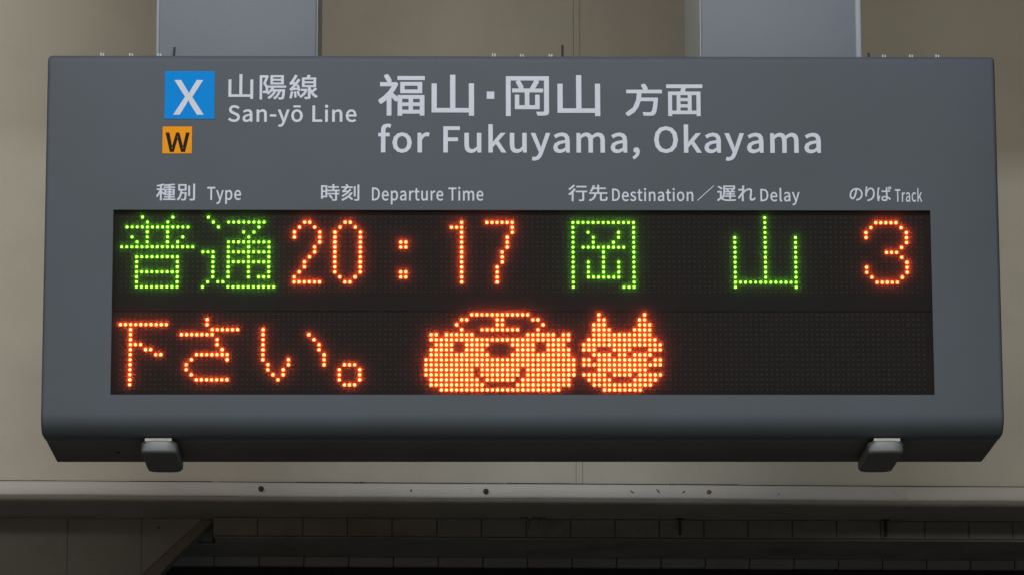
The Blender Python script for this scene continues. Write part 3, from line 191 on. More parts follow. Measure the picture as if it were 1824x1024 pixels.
        [7,9,8,7,10,9,17,19,18,17,20,19,7,11,10,16,20,17,7,12,11,15,20,16,7,14,12,14,13,12,14,20,15,7,20,14,6,20,7,5,20,6,5,21,20,4,21,5,3,21,4,26,1,0,26,2,1,26,3,2,26,21,3,26,22,21,26,23,22,25,23,26,24,23,25,38,40,39,37,40,38,37,41,40,36,41,37,35,34,36,34,33,36,33,32,36,32,41,36,31,41,32,31,42,41,30,42,31,29,42,30,28,42,29,28,53,42,53,43,42,27,53,28,27,54,53,62,43,53,52,54,27,52,55,54,52,56,55,52,57,56,51,57,52,61,43,62,51,58,57,60,46,61,46,43,61,51,59,58,59,46,60,51,45,59,45,46,59,51,47,45,47,44,45,47,43,46,50,47,51,50,48,47,44,43,47,49,48,50,78,64,63,78,65,64,77,65,78,77,66,65,77,67,66,70,72,71,77,68,67,69,72,70,68,72,69,77,72,68,76,72,77,75,72,76,75,73,72,75,74,73,80,82,81,80,83,82,79,104,80,104,83,80,79,105,104,103,83,104,102,83,103,79,106,105,102,84,83,101,106,79,108,84,102,101,107,106,101,108,107,101,84,108,101,85,84,101,86,85,100,88,101,88,86,101,88,87,86,100,89,88,100,90,89,93,95,94,99,90,100,99,91,90,92,95,93,91,95,92,99,95,91,99,96,95,98,96,99,98,97,96,116,124,117,124,109,117,124,110,109,124,123,110,123,111,110,116,125,124,122,111,123,121,111,122,121,112,111,120,112,121,120,113,112,119,113,120,118,113,119,118,114,113,126,114,118,116,126,125,116,114,126,116,115,114]),
    'track_20': (0.3, [6657,570,6652,539,6646,508,6639,478,6623,432,6607,406,6592,398,6577,405,6565,425,6560,460,6572,507,6605,548,6682,571,6728,554,6756,519,6766,472,6754,422,6725,388,6687,371,6679,369,6669,368,6660,367,6674,341,6738,364,6777,408,6791,471,6777,534,6735,579,6672,596,6603,576,6554,526,6535,458,6544,409,6564,378,6591,367,6619,379,6643,414,6664,473,6672,505,6678,538],
        [29,27,28,29,12,27,12,13,27,13,26,27,30,11,29,11,0,29,0,12,29,0,39,12,1,39,0,14,26,13,30,10,11,2,39,1,2,38,39,14,25,26,31,10,30,15,25,14,3,38,2,31,9,10,3,37,38,4,37,3,4,36,37,16,25,15,16,24,25,31,8,9,32,8,31,5,36,4,32,7,8,17,24,16,5,35,36,33,7,32,17,23,24,6,35,5,33,6,7,33,35,6,18,23,17,33,34,35,19,23,18,20,23,19,21,23,20,22,23,21]),
    'track_21': (0.3, [6887,621,6859,622,6859,613,6858,603,6857,593,6853,558,6849,518,6847,481,6848,459,6849,441,6850,425,6875,427,6873,443,6873,457,6874,470,6888,518,6917,561,6954,579,6982,566,6999,533,7005,484,6988,415,6944,374,6882,355,6897,330,6967,356,7013,405,7031,485,7021,548,6996,589,6958,604,6921,591,6891,561,6872,525,6876,555,6881,591],
        [2,0,1,2,35,0,3,35,2,31,29,30,4,35,3,5,35,4,32,17,31,17,29,31,5,34,35,17,18,29,18,28,29,32,16,17,19,28,18,33,16,32,33,15,16,6,34,5,6,33,34,19,27,28,20,27,19,6,15,33,6,14,15,7,14,6,20,26,27,21,26,20,8,14,7,8,13,14,9,13,8,9,12,13,9,11,12,10,11,9,22,26,21,22,25,26,23,25,22,23,24,25]),
    'track_22': (0.3, [7311,617,7295,612,7302,596,7308,579,7314,563,7330,569,7324,585,7317,602,7343,627,7327,622,7334,607,7340,590,7346,574,7362,580,7357,596,7350,613,7260,406,7260,395,7257,375,7247,362,7226,358,7205,361,7192,369,7187,384,7192,399,7206,408,7227,412,7239,411,7250,409,7283,606,7255,606,7255,599,7256,591,7256,585,7256,542,7226,542,7207,542,7190,543,7172,545,7172,519,7190,518,7207,517,7225,517,7256,518,7257,488,7258,458,7259,430,7250,431,7240,432,7229,433,7194,426,7172,408,7164,382,7172,355,7194,338,7230,332,7264,340,7281,361,7285,388,7285,395,7302,384,7318,370,7334,355,7347,378,7329,394,7309,409,7284,422,7283,452,7281,485,7281,519,7300,521,7318,523,7336,525,7336,552,7318,549,7300,546,7281,544,7281,560,7281,574,7281,585,7282,592,7282,599,7126,603,7097,606,7097,598,7096,590,7096,582,7090,543,7084,492,7081,439,7083,395,7087,359,7093,331,7115,332,7115,336,7115,341,7114,344,7114,349,7115,354,7116,360,7121,381,7130,409,7139,435,7126,446,7120,430,7113,413,7107,396,7106,412,7104,427,7104,443,7107,489,7113,539,7120,581,7122,588,7124,596],
        [84,82,83,84,114,82,85,114,84,85,113,114,86,113,85,86,112,113,87,112,86,87,111,112,88,111,87,88,110,111,89,110,88,89,109,110,104,102,103,89,108,109,90,108,89,104,101,102,105,101,104,90,107,108,106,101,105,90,106,107,106,100,101,90,100,106,91,100,90,91,99,100,91,98,99,92,98,91,92,97,98,92,96,97,92,95,96,92,94,95,92,93,94,9,15,8,10,15,9,1,7,0,10,14,15,2,7,1,11,14,10,31,29,30,31,81,29,2,6,7,32,81,31,32,80,81,3,6,2,11,13,14,32,79,80,33,79,32,12,13,11,33,78,79,3,5,6,34,78,33,4,5,3,34,77,78,34,76,77,74,72,73,75,72,74,76,72,75,39,37,38,34,72,76,39,36,37,35,72,34,39,35,36,39,72,35,39,71,72,39,70,71,39,69,70,40,69,39,40,43,69,43,68,69,41,43,40,41,42,43,44,68,43,45,68,44,45,67,68,46,67,45,46,66,67,50,48,49,50,47,48,50,46,47,50,66,46,51,66,50,51,26,66,26,65,66,51,25,26,27,65,26,28,65,27,16,65,28,16,64,65,51,24,25,52,24,51,17,59,16,59,64,16,52,23,24,18,59,17,18,58,59,60,64,59,60,63,64,18,57,58,52,22,23,61,63,60,53,22,52,61,62,63,19,57,18,53,21,22,20,57,19,20,56,57,53,20,21,53,56,20,54,56,53,54,55,56]),
    'track_23': (0, [7900,595,7900,413,7898,413,7942,509,7968,509,7931,431,7972,318,7947,318,7917,404,7900,369,7900,318,7878,318,7878,595,7770,468,7790,502,7816,514,7829,511,7840,503,7850,489,7838,463,7830,473,7824,478,7817,480,7801,472,7790,449,7786,414,7790,378,7800,356,7816,348,7825,350,7833,356,7842,367,7852,340,7840,325,7828,317,7815,314,7788,326,7770,360,7763,414,7654,406,7676,429,7711,441,7710,459,7704,474,7692,480,7681,478,7671,471,7659,459,7650,488,7664,501,7678,510,7695,514,7717,504,7730,476,7734,435,7734,318,7715,318,7713,340,7715,340,7705,327,7693,318,7680,314,7663,320,7651,339,7647,370,7711,413,7686,404,7672,390,7669,372,7671,357,7676,349,7685,347,7694,349,7703,357,7711,369,7588,509,7590,476,7587,476,7595,495,7606,509,7618,514,7623,514,7627,512,7632,508,7628,474,7623,477,7620,478,7616,478,7608,475,7600,462,7592,439,7592,318,7569,318,7569,509,7433,539,7433,573,7542,573,7542,539,7499,539,7499,318,7476,318,7476,539],
        [11,0,12,11,2,0,2,1,0,2,4,3,2,5,4,2,8,5,8,6,5,11,9,2,9,8,2,7,6,8,11,10,9,14,16,15,14,17,16,14,18,17,13,18,14,13,22,18,22,21,18,21,20,18,20,19,18,13,23,22,13,24,23,38,24,13,38,25,24,37,25,38,37,26,25,37,27,26,30,32,31,36,27,37,29,32,30,36,28,27,28,32,29,36,32,28,36,33,32,35,33,36,35,34,33,50,52,51,49,52,50,49,53,52,48,53,49,47,46,48,46,45,48,45,44,48,44,53,48,43,53,44,43,54,53,42,54,43,41,54,42,40,54,41,40,65,54,65,55,54,39,65,40,39,66,65,74,55,65,64,66,39,64,67,66,64,68,67,64,69,68,63,69,64,73,55,74,63,70,69,72,58,73,58,55,73,63,71,70,71,58,72,63,57,71,57,58,71,63,59,57,59,56,57,59,55,58,62,59,63,62,60,59,56,55,59,61,60,62,79,81,80,79,82,81,79,83,82,92,75,93,92,77,75,77,76,75,78,83,79,78,84,83,77,87,78,87,86,78,86,85,78,85,84,78,77,88,87,92,90,77,90,89,77,89,88,77,92,91,90,94,96,95,94,97,96,101,97,94,100,98,101,98,97,101,100,99,98]),
    'bound_24': (1.15, [-2412,2860,-2412,2801,-1891,2801,-1891,2860,-2682,2876,-2654,2831,-2627,2784,-2606,2743,-2547,2770,-2567,2809,-2594,2854,-2623,2899,-2291,2685,-2012,2685,-2012,2585,-2291,2585,-2356,2740,-2356,2530,-1943,2530,-1943,2740,-2191,2415,-2191,2320,-2340,2320,-2340,2415,-2125,2415,-1969,2415,-1969,2320,-2125,2320,-2191,2267,-2191,2170,-2340,2170,-2340,2267,-2125,2267,-1969,2267,-1969,2170,-2125,2170,-2758,2734,-2758,2672,-2511,2672,-2587,2555,-2686,2452,-2793,2372,-2780,2355,-2766,2332,-2755,2310,-2711,2342,-2667,2377,-2624,2417,-2624,2072,-2553,2072,-2553,2463,-2514,2426,-2477,2389,-2449,2358,-2408,2411,-2408,2070,-2340,2070,-2340,2113,-1969,2113,-1969,2073,-1898,2073,-1898,2471,-2408,2471,-2408,2415,-2442,2445,-2490,2485,-2533,2520,-2489,2581,-2451,2645,-2420,2712,-2460,2736,-2474,2734],
        [4,10,11,5,10,4,5,9,10,6,9,5,6,8,9,7,8,6,17,12,16,12,19,16,12,13,19,13,18,19,71,69,70,37,71,36,37,69,71,37,38,69,38,68,69,17,15,12,14,18,13,39,68,38,39,67,68,17,14,15,17,18,14,39,66,67,40,66,39,40,65,66,40,50,65,50,64,65,63,61,62,63,25,61,25,60,61,40,47,50,47,49,50,51,64,50,41,47,40,51,63,64,52,63,51,41,46,47,48,49,47,52,54,63,54,23,63,23,25,63,54,22,23,20,25,23,21,24,20,24,25,20,21,27,24,26,60,25,52,53,54,55,22,54,41,45,46,42,45,41,43,45,42,43,44,45,55,31,22,31,21,22,31,27,21,31,26,27,31,32,26,32,33,26,33,60,26,55,30,31,28,32,31,29,32,28,29,35,32,34,60,33,55,57,30,57,29,30,57,35,29,57,34,35,57,58,34,58,60,34,55,56,57,59,60,58,1,3,0,1,2,3]),
    'bound_25': (1.15, [-1734,2711,-1734,2138,-994,2138,-994,2071,-913,2071,-913,2712,-994,2712,-994,2207,-1284,2207,-1284,2889,-1366,2889,-1366,2207,-1653,2207,-1653,2711],
        [11,9,10,11,8,9,7,5,6,7,4,5,1,13,0,1,12,13,1,11,12,1,8,11,1,7,8,1,2,7,2,4,7,3,4,2]),
    'bound_26': (1.15, [-64,2757,-35,2709,-9,2658,11,2614,75,2636,55,2679,28,2729,0,2777,-258,2860,-258,2066,-185,2066,-185,2795,501,2795,501,2154,499,2142,491,2135,478,2133,449,2133,402,2132,344,2133,355,2115,364,2094,369,2075,443,2075,497,2078,535,2086,559,2099,572,2121,576,2154,576,2860,-80,2482,-80,2207,391,2207,391,2482,323,2482,323,2266,187,2266,187,2550,460,2550,460,2608,287,2608,319,2657,351,2710,381,2762,306,2779,280,2723,248,2663,214,2608,-136,2608,-136,2550,118,2550,118,2266,-15,2266,-15,2482],
        [9,11,8,11,29,8,11,12,29,12,28,29,9,10,11,13,28,12,45,43,44,0,6,7,45,42,43,1,6,0,1,5,6,46,42,45,46,41,42,2,5,1,2,4,5,47,41,46,3,4,2,47,40,41,49,47,48,49,40,47,49,39,40,49,38,39,50,38,49,51,37,50,37,38,50,51,36,37,31,53,30,31,52,53,35,33,34,35,32,33,31,51,52,31,36,51,31,35,36,31,32,35,14,28,13,14,27,28,15,27,14,16,27,15,20,18,19,17,27,16,18,27,17,20,27,18,20,26,27,21,26,20,21,25,26,22,25,21,22,24,25,22,23,24]),
    'bound_27': (1.15, [768,2707,768,2134,1513,2134,1513,2067,1594,2067,1594,2708,1513,2708,1513,2203,1221,2203,1221,2885,1139,2885,1139,2203,849,2203,849,2707],
        [11,9,10,11,8,9,7,5,6,7,4,5,1,13,0,1,12,13,1,11,12,1,8,11,1,7,8,1,2,7,2,4,7,3,4,2]),
    'bound_28': (1.15, [2430,2691,2451,2656,2470,2619,2484,2587,2135,2587,2135,2536,2351,2536,2332,2375,2267,2224,2117,2110,2134,2098,2149,2083,2161,2069,2283,2151,2357,2256,2396,2375,2680,2375,2666,2247,2649,2170,2629,2134,2618,2129,2606,2126,2591,2126,2559,2126,2512,2127,2457,2130,2467,2115,2474,2097,2478,2080,2530,2077,2576,2077,2611,2078,2639,2081,2661,2088,2680,2102,2707,2148,2726,2242,2743,2401,2744,2411,2745,2421,2745,2426,2406,2426,2410,2462,2413,2499,2416,2536,2823,2536,2823,2587,2488,2587,2545,2608,2530,2640,2509,2676,2487,2710],
        [0,50,51,1,50,0,1,49,50,2,49,1,2,48,49,3,48,2,3,47,48,5,3,4,5,47,3,5,46,47,5,45,46,6,45,5,7,44,6,44,45,6,7,43,44,7,42,43,7,41,42,7,40,41,7,39,40,7,38,39,7,37,38,7,15,37,15,16,37,16,36,37,7,14,15,17,36,16,8,14,7,8,13,14,18,36,17,18,35,36,9,13,8,19,35,18,9,10,13,10,11,13,11,12,13,19,34,35,20,34,19,26,24,25,21,34,20,26,23,24,22,34,21,26,22,23,26,34,22,27,34,26,27,33,34,28,33,27,28,32,33,28,31,32,29,31,28,29,30,31]),
    'bound_29': (1.15, [3191,2374,3358,2374,3358,2291,3191,2291,3191,2419,3191,2500,3358,2500,3358,2419,3191,2246,3358,2246,3358,2160,3191,2160,2931,2697,2931,2644,3235,2644,3228,2613,3221,2581,3213,2551,2967,2551,2967,2070,3024,2070,3024,2109,3531,2109,3531,2070,3590,2070,3590,2551,3273,2551,3304,2644,3629,2644,3629,2697,3024,2160,3024,2500,3137,2500,3137,2160,3531,2160,3413,2160,3413,2500,3531,2500],
        [13,29,12,13,28,29,14,28,13,15,27,14,27,28,14,15,26,27,16,26,15,17,26,16,19,31,18,31,17,18,31,26,17,31,25,26,31,32,25,32,5,25,5,6,25,6,36,25,36,37,25,37,24,25,19,30,31,33,5,32,33,4,5,7,36,6,7,35,36,34,24,37,33,0,4,0,7,4,0,1,7,1,35,7,33,3,0,2,35,1,33,8,3,8,2,3,8,9,2,9,35,2,33,11,8,10,35,9,19,21,30,21,33,30,21,11,33,21,10,11,21,35,10,21,34,35,21,22,34,22,24,34,19,20,21,23,24,22]),
    'bound_30': (0, [5679,1496,5763,1545,5891,1570,5886,1604,5865,1634,5822,1646,5782,1640,5744,1626,5701,1601,5664,1665,5716,1694,5771,1713,5835,1722,5919,1701,5967,1641,5981,1555,5981,1310,5905,1310,5900,1355,5911,1355,5874,1329,5828,1309,5777,1301,5713,1314,5668,1355,5651,1420,5892,1505,5803,1488,5753,1459,5739,1423,5746,1395,5766,1380,5796,1375,5829,1380,5861,1395,5892,1419,5051,1712,5057,1656,5044,1656,5078,1687,5122,1712,5171,1722,5227,1712,5266,1684,5282,1656,5313,1684,5359,1711,5410,1722,5483,1703,5526,1647,5540,1562,5540,1310,5451,1310,5451,1552,5443,1607,5423,1634,5389,1643,5362,1637,5332,1620,5302,1592,5302,1310,5213,1310,5213,1552,5205,1607,5185,1634,5151,1643,5125,1637,5095,1620,5064,1592,5064,1310,4975,1310,4975,1712,4540,1496,4624,1545,4752,1570,4747,1604,4726,1634,4683,1646,4643,1640,4605,1626,4562,1601,4525,1665,4577,1694,4632,1713,4696,1722,4780,1701,4828,1641,4842,1555,4842,1310,4766,1310,4761,1355,4772,1355,4735,1329,4689,1309,4638,1301,4574,1314,4529,1355,4512,1420,4753,1505,4664,1488,4614,1459,4600,1423,4607,1395,4627,1380,4657,1375,4690,1380,4722,1395,4753,1419,4105,1231,4126,1224,4135,1222,4143,1221,4176,1231,4202,1256,4221,1296,4228,1320,4066,1712,4160,1712,4242,1494,4255,1459,4268,1422,4278,1394,4265,1394,4273,1421,4284,1458,4295,1493,4368,1712,4457,1712,4304,1285,4270,1215,4219,1165,4148,1146,4128,1147,4111,1150,4087,1158,3694,1496,3778,1545,3906,1570,3901,1604,3880,1634,3837,1646,3797,1640,3759,1626,3716,1601,3679,1665,3731,1694,3786,1713,3849,1722,3933,1701,3982,1641,3996,1555,3996,1310,3920,1310,3914,1355,3926,1355,3889,1329,3843,1309,3792,1301,3728,1314,3683,1355,3666,1420,3907,1505,3818,1488,3768,1459,3754,1423,3761,1395,3781,1380,3811,1375,3844,1380,3876,1395,3907,1419,3348,1888,3348,1512,3334,1512,3500,1712,3604,1712,3463,1547,3618,1310,3519,1310,3409,1485,3348,1417,3348,1310,3260,1310,3260,1888,2698,1725,2781,1820,2906,1854,3030,1820,3114,1725,3144,1579,3114,1432,3030,1335,2906,1300,2781,1335,2698,1432,2668,1579,3033,1685,2982,1751,2906,1774,2829,1751,2779,1685,2760,1579,2779,1472,2830,1404,2906,1380,2982,1404,3033,1472,3052,1579,2281,1258,2303,1286,2308,1308,2314,1308,2285,1315,2263,1334,2255,1364,2263,1395,2286,1414,2317,1421,2353,1410,2376,1379,2384,1334,2370,1268,2331,1215,2261,1172,2236,1230,1832,1496,1917,1545,2045,1570,2040,1604,2019,1634,1976,1646,1936,1640,1898,1626,1854,1601,1818,1665,1870,1694,1924,1713,1988,1722,2072,1701,2120,1641,2135,1555,2135,1310,2059,1310,2053,1355,2065,1355,2027,1329,1981,1309,1931,1301,1867,1314,1821,1355,1805,1420,2046,1505,1957,1488,1906,1459,1892,1423,1900,1395,1919,1380,1950,1375,1982,1380,2015,1395,2046,1419,1204,1712,1211,1656,1197,1656,1232,1687,1275,1712,1324,1722,1381,1712,1420,1684,1436,1656,1467,1684,1512,1711,1563,1722,1636,1703,1680,1647,1693,1562,1693,1310,1604,1310,1604,1552,1597,1607,1577,1634,1542,1643,1516,1637,1486,1620,1455,1592,1455,1310,1366,1310,1366,1552,1359,1607,1339,1634,1304,1643,1278,1637,1248,1620,1218,1592,1218,1310,1128,1310,1128,1712,693,1496,778,1545,906,1570,901,1604,880,1634,837,1646,797,1640,759,1626,715,1601,679,1665,731,1694,785,1713,849,1722,933,1701,981,1641,996,1555,996,1310,920,1310,914,1355,926,1355,888,1329,842,1309,792,1301,727,1314,682,1355,666,1420,907,1505,818,1488,767,1459,753,1423,761,1395,780,1380,811,1375,843,1380,876,1395,907,1419,259,1231,279,1224,288,1222,296,1221,330,1231,355,1256,375,1296,382,1320,219,1712,313,1712,396,1494,408,1459,421,1422,432,1394,419,1394,427,1421,438,1458,448,1493,522,1712,611,1712,458,1285,424,1215,373,1165,301,1146,282,1147,265,1150,240,1158,-194,1712,-104,1712,-104,1468,-97,1414,-77,1387,-41,1379,-9,1384,22,1404,53,1436,53,1712,142,1712,142,1310,65,1310,60,1369,73,1369,37,1335,-8,1310,-62,1300,-136,1319,-180,1374,-194,1459,-530,1888,-530,1512,-544,1512,-378,1712,-274,1712,-415,1547,-260,1310,-359,1310,-469,1485,-530,1417,-530,1310,-618,1310,-618,1888,-1094,1712,-1004,1712,-1004,1468,-997,1414,-977,1387,-942,1379,-909,1384,-879,1404,-847,1436,-847,1712,-758,1712,-758,1310,-836,1310,-841,1369,-828,1369,-863,1335,-908,1310,-962,1300,-1037,1319,-1081,1374,-1094,1459,-1184,1844,-1184,1768,-1422,1768,-1422,1617,-1220,1617,-1220,1540,-1422,1540,-1422,1310,-1512,1310,-1512,1844,-1947,1712,-1940,1642,-1955,1642,-1926,1681,-1885,1711,-1839,1721,-1821,1721,-1805,1718,-1783,1709,-1800,1632,-1823,1639,-1834,1641,-1846,1642,-1875,1634,-1906,1609,-1934,1562,-1934,1310,-2023,1310,-2023,1712,-2495,1624,-2424,1696,-2328,1722,-2232,1696,-2162,1624,-2135,1510,-2162,1398,-2232,1325,-2328,1300,-2424,1325,-2495,1398,-2522,1510,-2240,1582,-2276,1628,-2328,1645,-2381,1628,-2417,1582,-2430,1510,-2417,1438,-2381,1393,-2328,1377,-2276,1393,-2239,1439,-2226,1510,-2748,1711,-2748,1762,-2735,1833,-2693,1881,-2623,1898,-2596,1896,-2573,1891,-2542,1882,-2563,1810,-2589,1820,-2602,1823,-2614,1824,-2639,1817,-2653,1797,-2659,1760,-2659,1712,-2576,1712,-2576,1638,-2659,1638,-2659,1310,-2748,1310,-2748,1638,-2801,1638,-2801,1707],
        [11,13,12,10,13,11,10,14,13,9,14,10,8,7,9,7,6,9,6,5,9,5,14,9,4,14,5,4,15,14,3,15,4,2,15,3,1,15,2,1,26,15,26,16,15,0,26,1,0,27,26,35,16,26,25,27,0,25,28,27,25,29,28,25,30,29,24,30,25,34,16,35,33,19,34,19,16,34,24,31,30,24,32,31,32,19,33,24,19,32,23,18,24,18,19,24,23,20,18,20,17,18,20,16,19,23,21,20,17,16,20,22,21,23,46,48,47,40,42,41,39,42,40,39,43,42,70,36,71,70,38,36,38,37,36,45,48,46,45,49,48,38,43,39,44,49,45,38,44,43,70,68,38,68,67,38,67,66,38,66,65,38,65,44,38,65,49,44,65,56,49,56,55,49,55,50,49,65,57,56,64,57,65,64,58,57,63,58,64,54,50,55,63,59,58,62,59,63,53,50,54,70,69,68,62,60,59,53,51,50,52,51,53,61,60,62,83,85,84,82,85,83,82,86,85,81,86,82,80,79,81,79,78,81,78,77,81,77,86,81,76,86,77,76,87,86,75,87,76,74,87,75,73,87,74,73,98,87,98,88,87,72,98,73,72,99,98,107,88,98,97,99,72,97,100,99,97,101,100,97,102,101,96,102,97,106,88,107,105,91,106,91,88,106,96,103,102,96,104,103,104,91,105,96,91,104,95,90,96,90,91,96,95,92,90,92,89,90,92,88,91,95,93,92,89,88,92,94,93,95,115,117,116,115,118,117,125,127,126,125,128,127,115,119,118,124,128,125,115,120,119,123,128,124,115,122,120,122,121,120,122,128,123,115,128,122,114,128,115,113,128,114,113,129,128,112,129,113,111,129,112,134,109,108,134,110,109,134,111,110,134,129,111,134,130,129,134,131,130,133,131,134,132,131,133,146,148,147,145,148,146,145,149,148,144,149,145,143,142,144,142,141,144,141,140,144,140,149,144,139,149,140,139,150,149,138,150,139,137,150,138,136,150,137,136,161,150,161,151,150,135,161,136,135,162,161,170,151,161,160,162,135,160,163,162,160,164,163,160,165,164,159,165,160,169,151,170,168,154,169,154,151,169,159,166,165,159,167,166,167,154,168,159,154,167,158,153,159,153,154,159,158,155,153,155,152,153,155,151,154,158,156,155,152,151,155,157,156,158,182,171,183,182,173,171,173,172,171,173,175,174,173,176,175,173,179,176,179,177,176,182,180,173,180,179,173,178,177,179,182,181,180,185,187,186,184,187,185,184,198,187,198,188,187,184,199,198,197,188,198,184,200,199,196,188,197,195,200,184,196,189,188,195,201,200,207,189,196,194,201,195,207,190,189,194,202,201,206,190,207,194,203,202,205,190,206,193,203,194,205,191,190,204,191,205,193,204,203,193,191,204,193,192,191,216,218,217,215,218,216,215,219,218,214,219,215,214,220,219,213,220,214,212,220,213,212,211,220,211,221,220,210,221,211,209,221,210,208,221,209,208,222,221,224,222,208,223,222,224,236,238,237,235,238,236,235,239,238,234,239,235,233,232,234,232,231,234,231,230,234,230,239,234,229,239,230,229,240,239,228,240,229,227,240,228,226,240,227,226,251,240,251,241,240,225,251,226,225,252,251,260,241,251,250,252,225,250,253,252,250,254,253,250,255,254,249,255,250,259,241,260,258,244,259,244,241,259,249,256,255,249,257,256,257,244,258,249,244,257,248,243,249,243,244,249,248,245,243,245,242,243,245,241,244,248,246,245,242,241,245,247,246,248,271,273,272,265,267,266,264,267,265,264,268,267,295,261,296,295,263,261,263,262,261,270,273,271,270,274,273,263,268,264,269,274,270,263,269,268,295,293,263,293,292,263,292,291,263,291,290,263,290,269,263,290,274,269,290,281,274,281,280,274,280,275,274,290,282,281,289,282,290,289,283,282,288,283,289,279,275,280,288,284,283,287,284,288,278,275,279,295,294,293,287,285,284,278,276,275,286,285,287,277,276,278,308,310,309,307,310,308,307,311,310,306,311,307,305,304,306,304,303,306,303,302,306,302,311,306,301,311,302,301,312,311,300,312,301,299,312,300,298,312,299,298,323,312,323,313,312,297,323,298,297,324,323,332,313,323,322,324,297,322,325,324,322,326,325,322,327,326,321,327,322,331,313,332,330,316,331,316,313,331,321,328,327,321,329,328,329,316,330,321,316,329,320,315,321,315,316,321,320,317,315,317,314,315,317,313,316,320,318,317,314,313,317,319,318,320,340,342,341,340,343,342,350,352,351,350,353,352,340,344,343,349,353,350,340,345,344,348,353,349,340,347,345,347,346,345,347,353,348,340,353,347,339,353,340,338,353,339,338,354,353,337,354,338,336,354,337,359,334,333,359,335,334,359,336,335,359,354,336,359,355,354,359,356,355,358,356,359,357,356,358,380,361,360,380,362,361,368,370,369,368,371,370,380,363,362,379,363,380,367,374,368,374,371,368,379,364,363,366,374,367,379,365,364,365,374,366,379,374,365,378,373,379,373,374,379,378,375,373,375,372,373,375,371,374,378,376,375,372,371,375,377,376,378,392,381,393,392,383,381,383,382,381,383,385,384,383,386,385,383,389,386,389,387,386,392,390,383,390,389,383,388,387,389,392,391,390,414,395,394,414,396,395,402,404,403,402,405,404,414,397,396,413,397,414,401,408,402,408,405,402,413,398,397,400,408,401,413,399,398,399,408,400,413,408,399,412,407,413,407,408,413,412,409,407,409,406,407,409,405,408,412,410,409,406,405,409,411,410,412,423,417,424,417,415,424,417,416,415,423,418,417,423,421,418,421,419,418,421,420,419,423,422,421,429,431,430,429,432,431,429,433,432,442,425,443,442,427,425,427,426,425,428,433,429,428,434,433,427,437,428,437,436,428,436,435,428,435,434,428,442,440,427,440,439,427,439,438,427,438,437,427,442,441,440,445,447,446,444,447,445,444,458,447,458,448,447,444,459,458,457,448,458,444,460,459,456,448,457,456,449,448,455,460,444,455,461,460,467,449,456,466,449,467,455,462,461,454,462,455,466,450,449,465,450,466,454,463,462,453,463,454,465,451,450,464,451,465,453,464,463,453,451,464,452,451,453,471,473,472,471,474,473,471,475,474,471,476,475,470,479,471,479,478,471,478,477,471,477,476,471,469,480,470,480,479,470,469,481,480,469,482,481,468,482,469,468,483,482,468,484,483,468,485,484,491,485,468,490,485,491,489,485,490,488,486,489,486,485,489,488,487,486]),
    'bound_dot': (0, [-650,2406,-499,2406,-499,2556,-650,2556],
        [0,1,2,0,2,3]),
}

# ------------------------------------------------------------------ helpers
def link(name, me, m, parent=None, label=None, kind=None):
    o = bpy.data.objects.new(name, me); S.collection.objects.link(o)
    if m is not None and not me.materials: me.materials.append(m)
    if parent is not None: o.parent = parent
    if label: o['label'] = label
    if kind: o['kind'] = kind
    return o
def obj(name, bm, m, parent=None, label=None, kind=None, smooth=None):
    bmesh.ops.recalc_face_normals(bm, faces=bm.faces)
    me = bpy.data.meshes.new(name); bm.to_mesh(me); bm.free()
    if smooth:
        me.shade_smooth(); me.set_sharp_from_angle(angle=math.radians(smooth))
    return link(name, me, m, parent, label, kind)
def thing(name, label, cat, loc=(0,0,0), rz=0, group=None):
    o = bpy.data.objects.new(name, None); S.collection.objects.link(o); o.location = loc; o.rotation_euler = (0,0,rz)
    o.empty_display_size = .1
    o['label'] = label; o['category'] = cat
    if group: o['group'] = group
    return o
def box(bm, x0, x1, y0, y1, z0, z1, bevel=0, seg=2):
    r = bmesh.ops.create_cube(bm, size=1)
    vs = r['verts']
    for v in vs:
        v.co = Vector((x0+(v.co.x+.5)*(x1-x0), y0+(v.co.y+.5)*(y1-y0), z0+(v.co.z+.5)*(z1-z0)))
    if bevel:
        es = list({e for v in vs for e in v.link_edges})
        bmesh.ops.bevel(bm, geom=es, offset=bevel, segments=seg, profile=.5, affect='EDGES')
    return bm
def bx(*a, **k):
    return box(bmesh.new(), *a, **k)
def cyl(bm, c, axis, r, h, n=12, r2=None):
    """cylinder with one end at c, running h along axis"""
    a = Vector(axis).normalized(); q = a.to_track_quat('Z', 'Y').to_matrix().to_4x4()
    q.translation = Vector(c) + a*h/2
    bmesh.ops.create_cone(bm, cap_ends=True, segments=n, radius1=r, radius2=r if r2 is None else r2, depth=h, matrix=q)
    return bm
def prism(bm, pts, y0, y1):
    """polygon in x,z pulled from y0 to y1"""
    a = [bm.verts.new((x, y0, z)) for x, z in pts]; b = [bm.verts.new((x, y1, z)) for x, z in pts]
    bm.faces.new(a); bm.faces.new(b[::-1]); n = len(pts)
    for i in range(n): bm.faces.new((a[i], b[i], b[(i+1) % n], a[(i+1) % n]))
    return bm

# ------------------------------------------------------------------ SETTING behind the board: a steel girder, concrete below it
GL, GR = (0, 2.0, 0), 0.04
girder = thing('steel_girder', 'beige painted steel girder filling the wall behind the departure board', 'girder', GL, GR)
obj('web_panel', bx(-3.2, .1768, 0, .014, -.206, 2.6, bevel=.0015, seg=1), MT['web'], girder)
obj('web_panel', bx(.1912, 3.4, 0, .014, -.206, 2.6, bevel=.0015, seg=1), MT['web'], girder)
obj('joint_strip', bx(.1764, .1916, -.0014, -.0002, -.205, 2.6, bevel=.001, seg=1), MT['web'], girder)
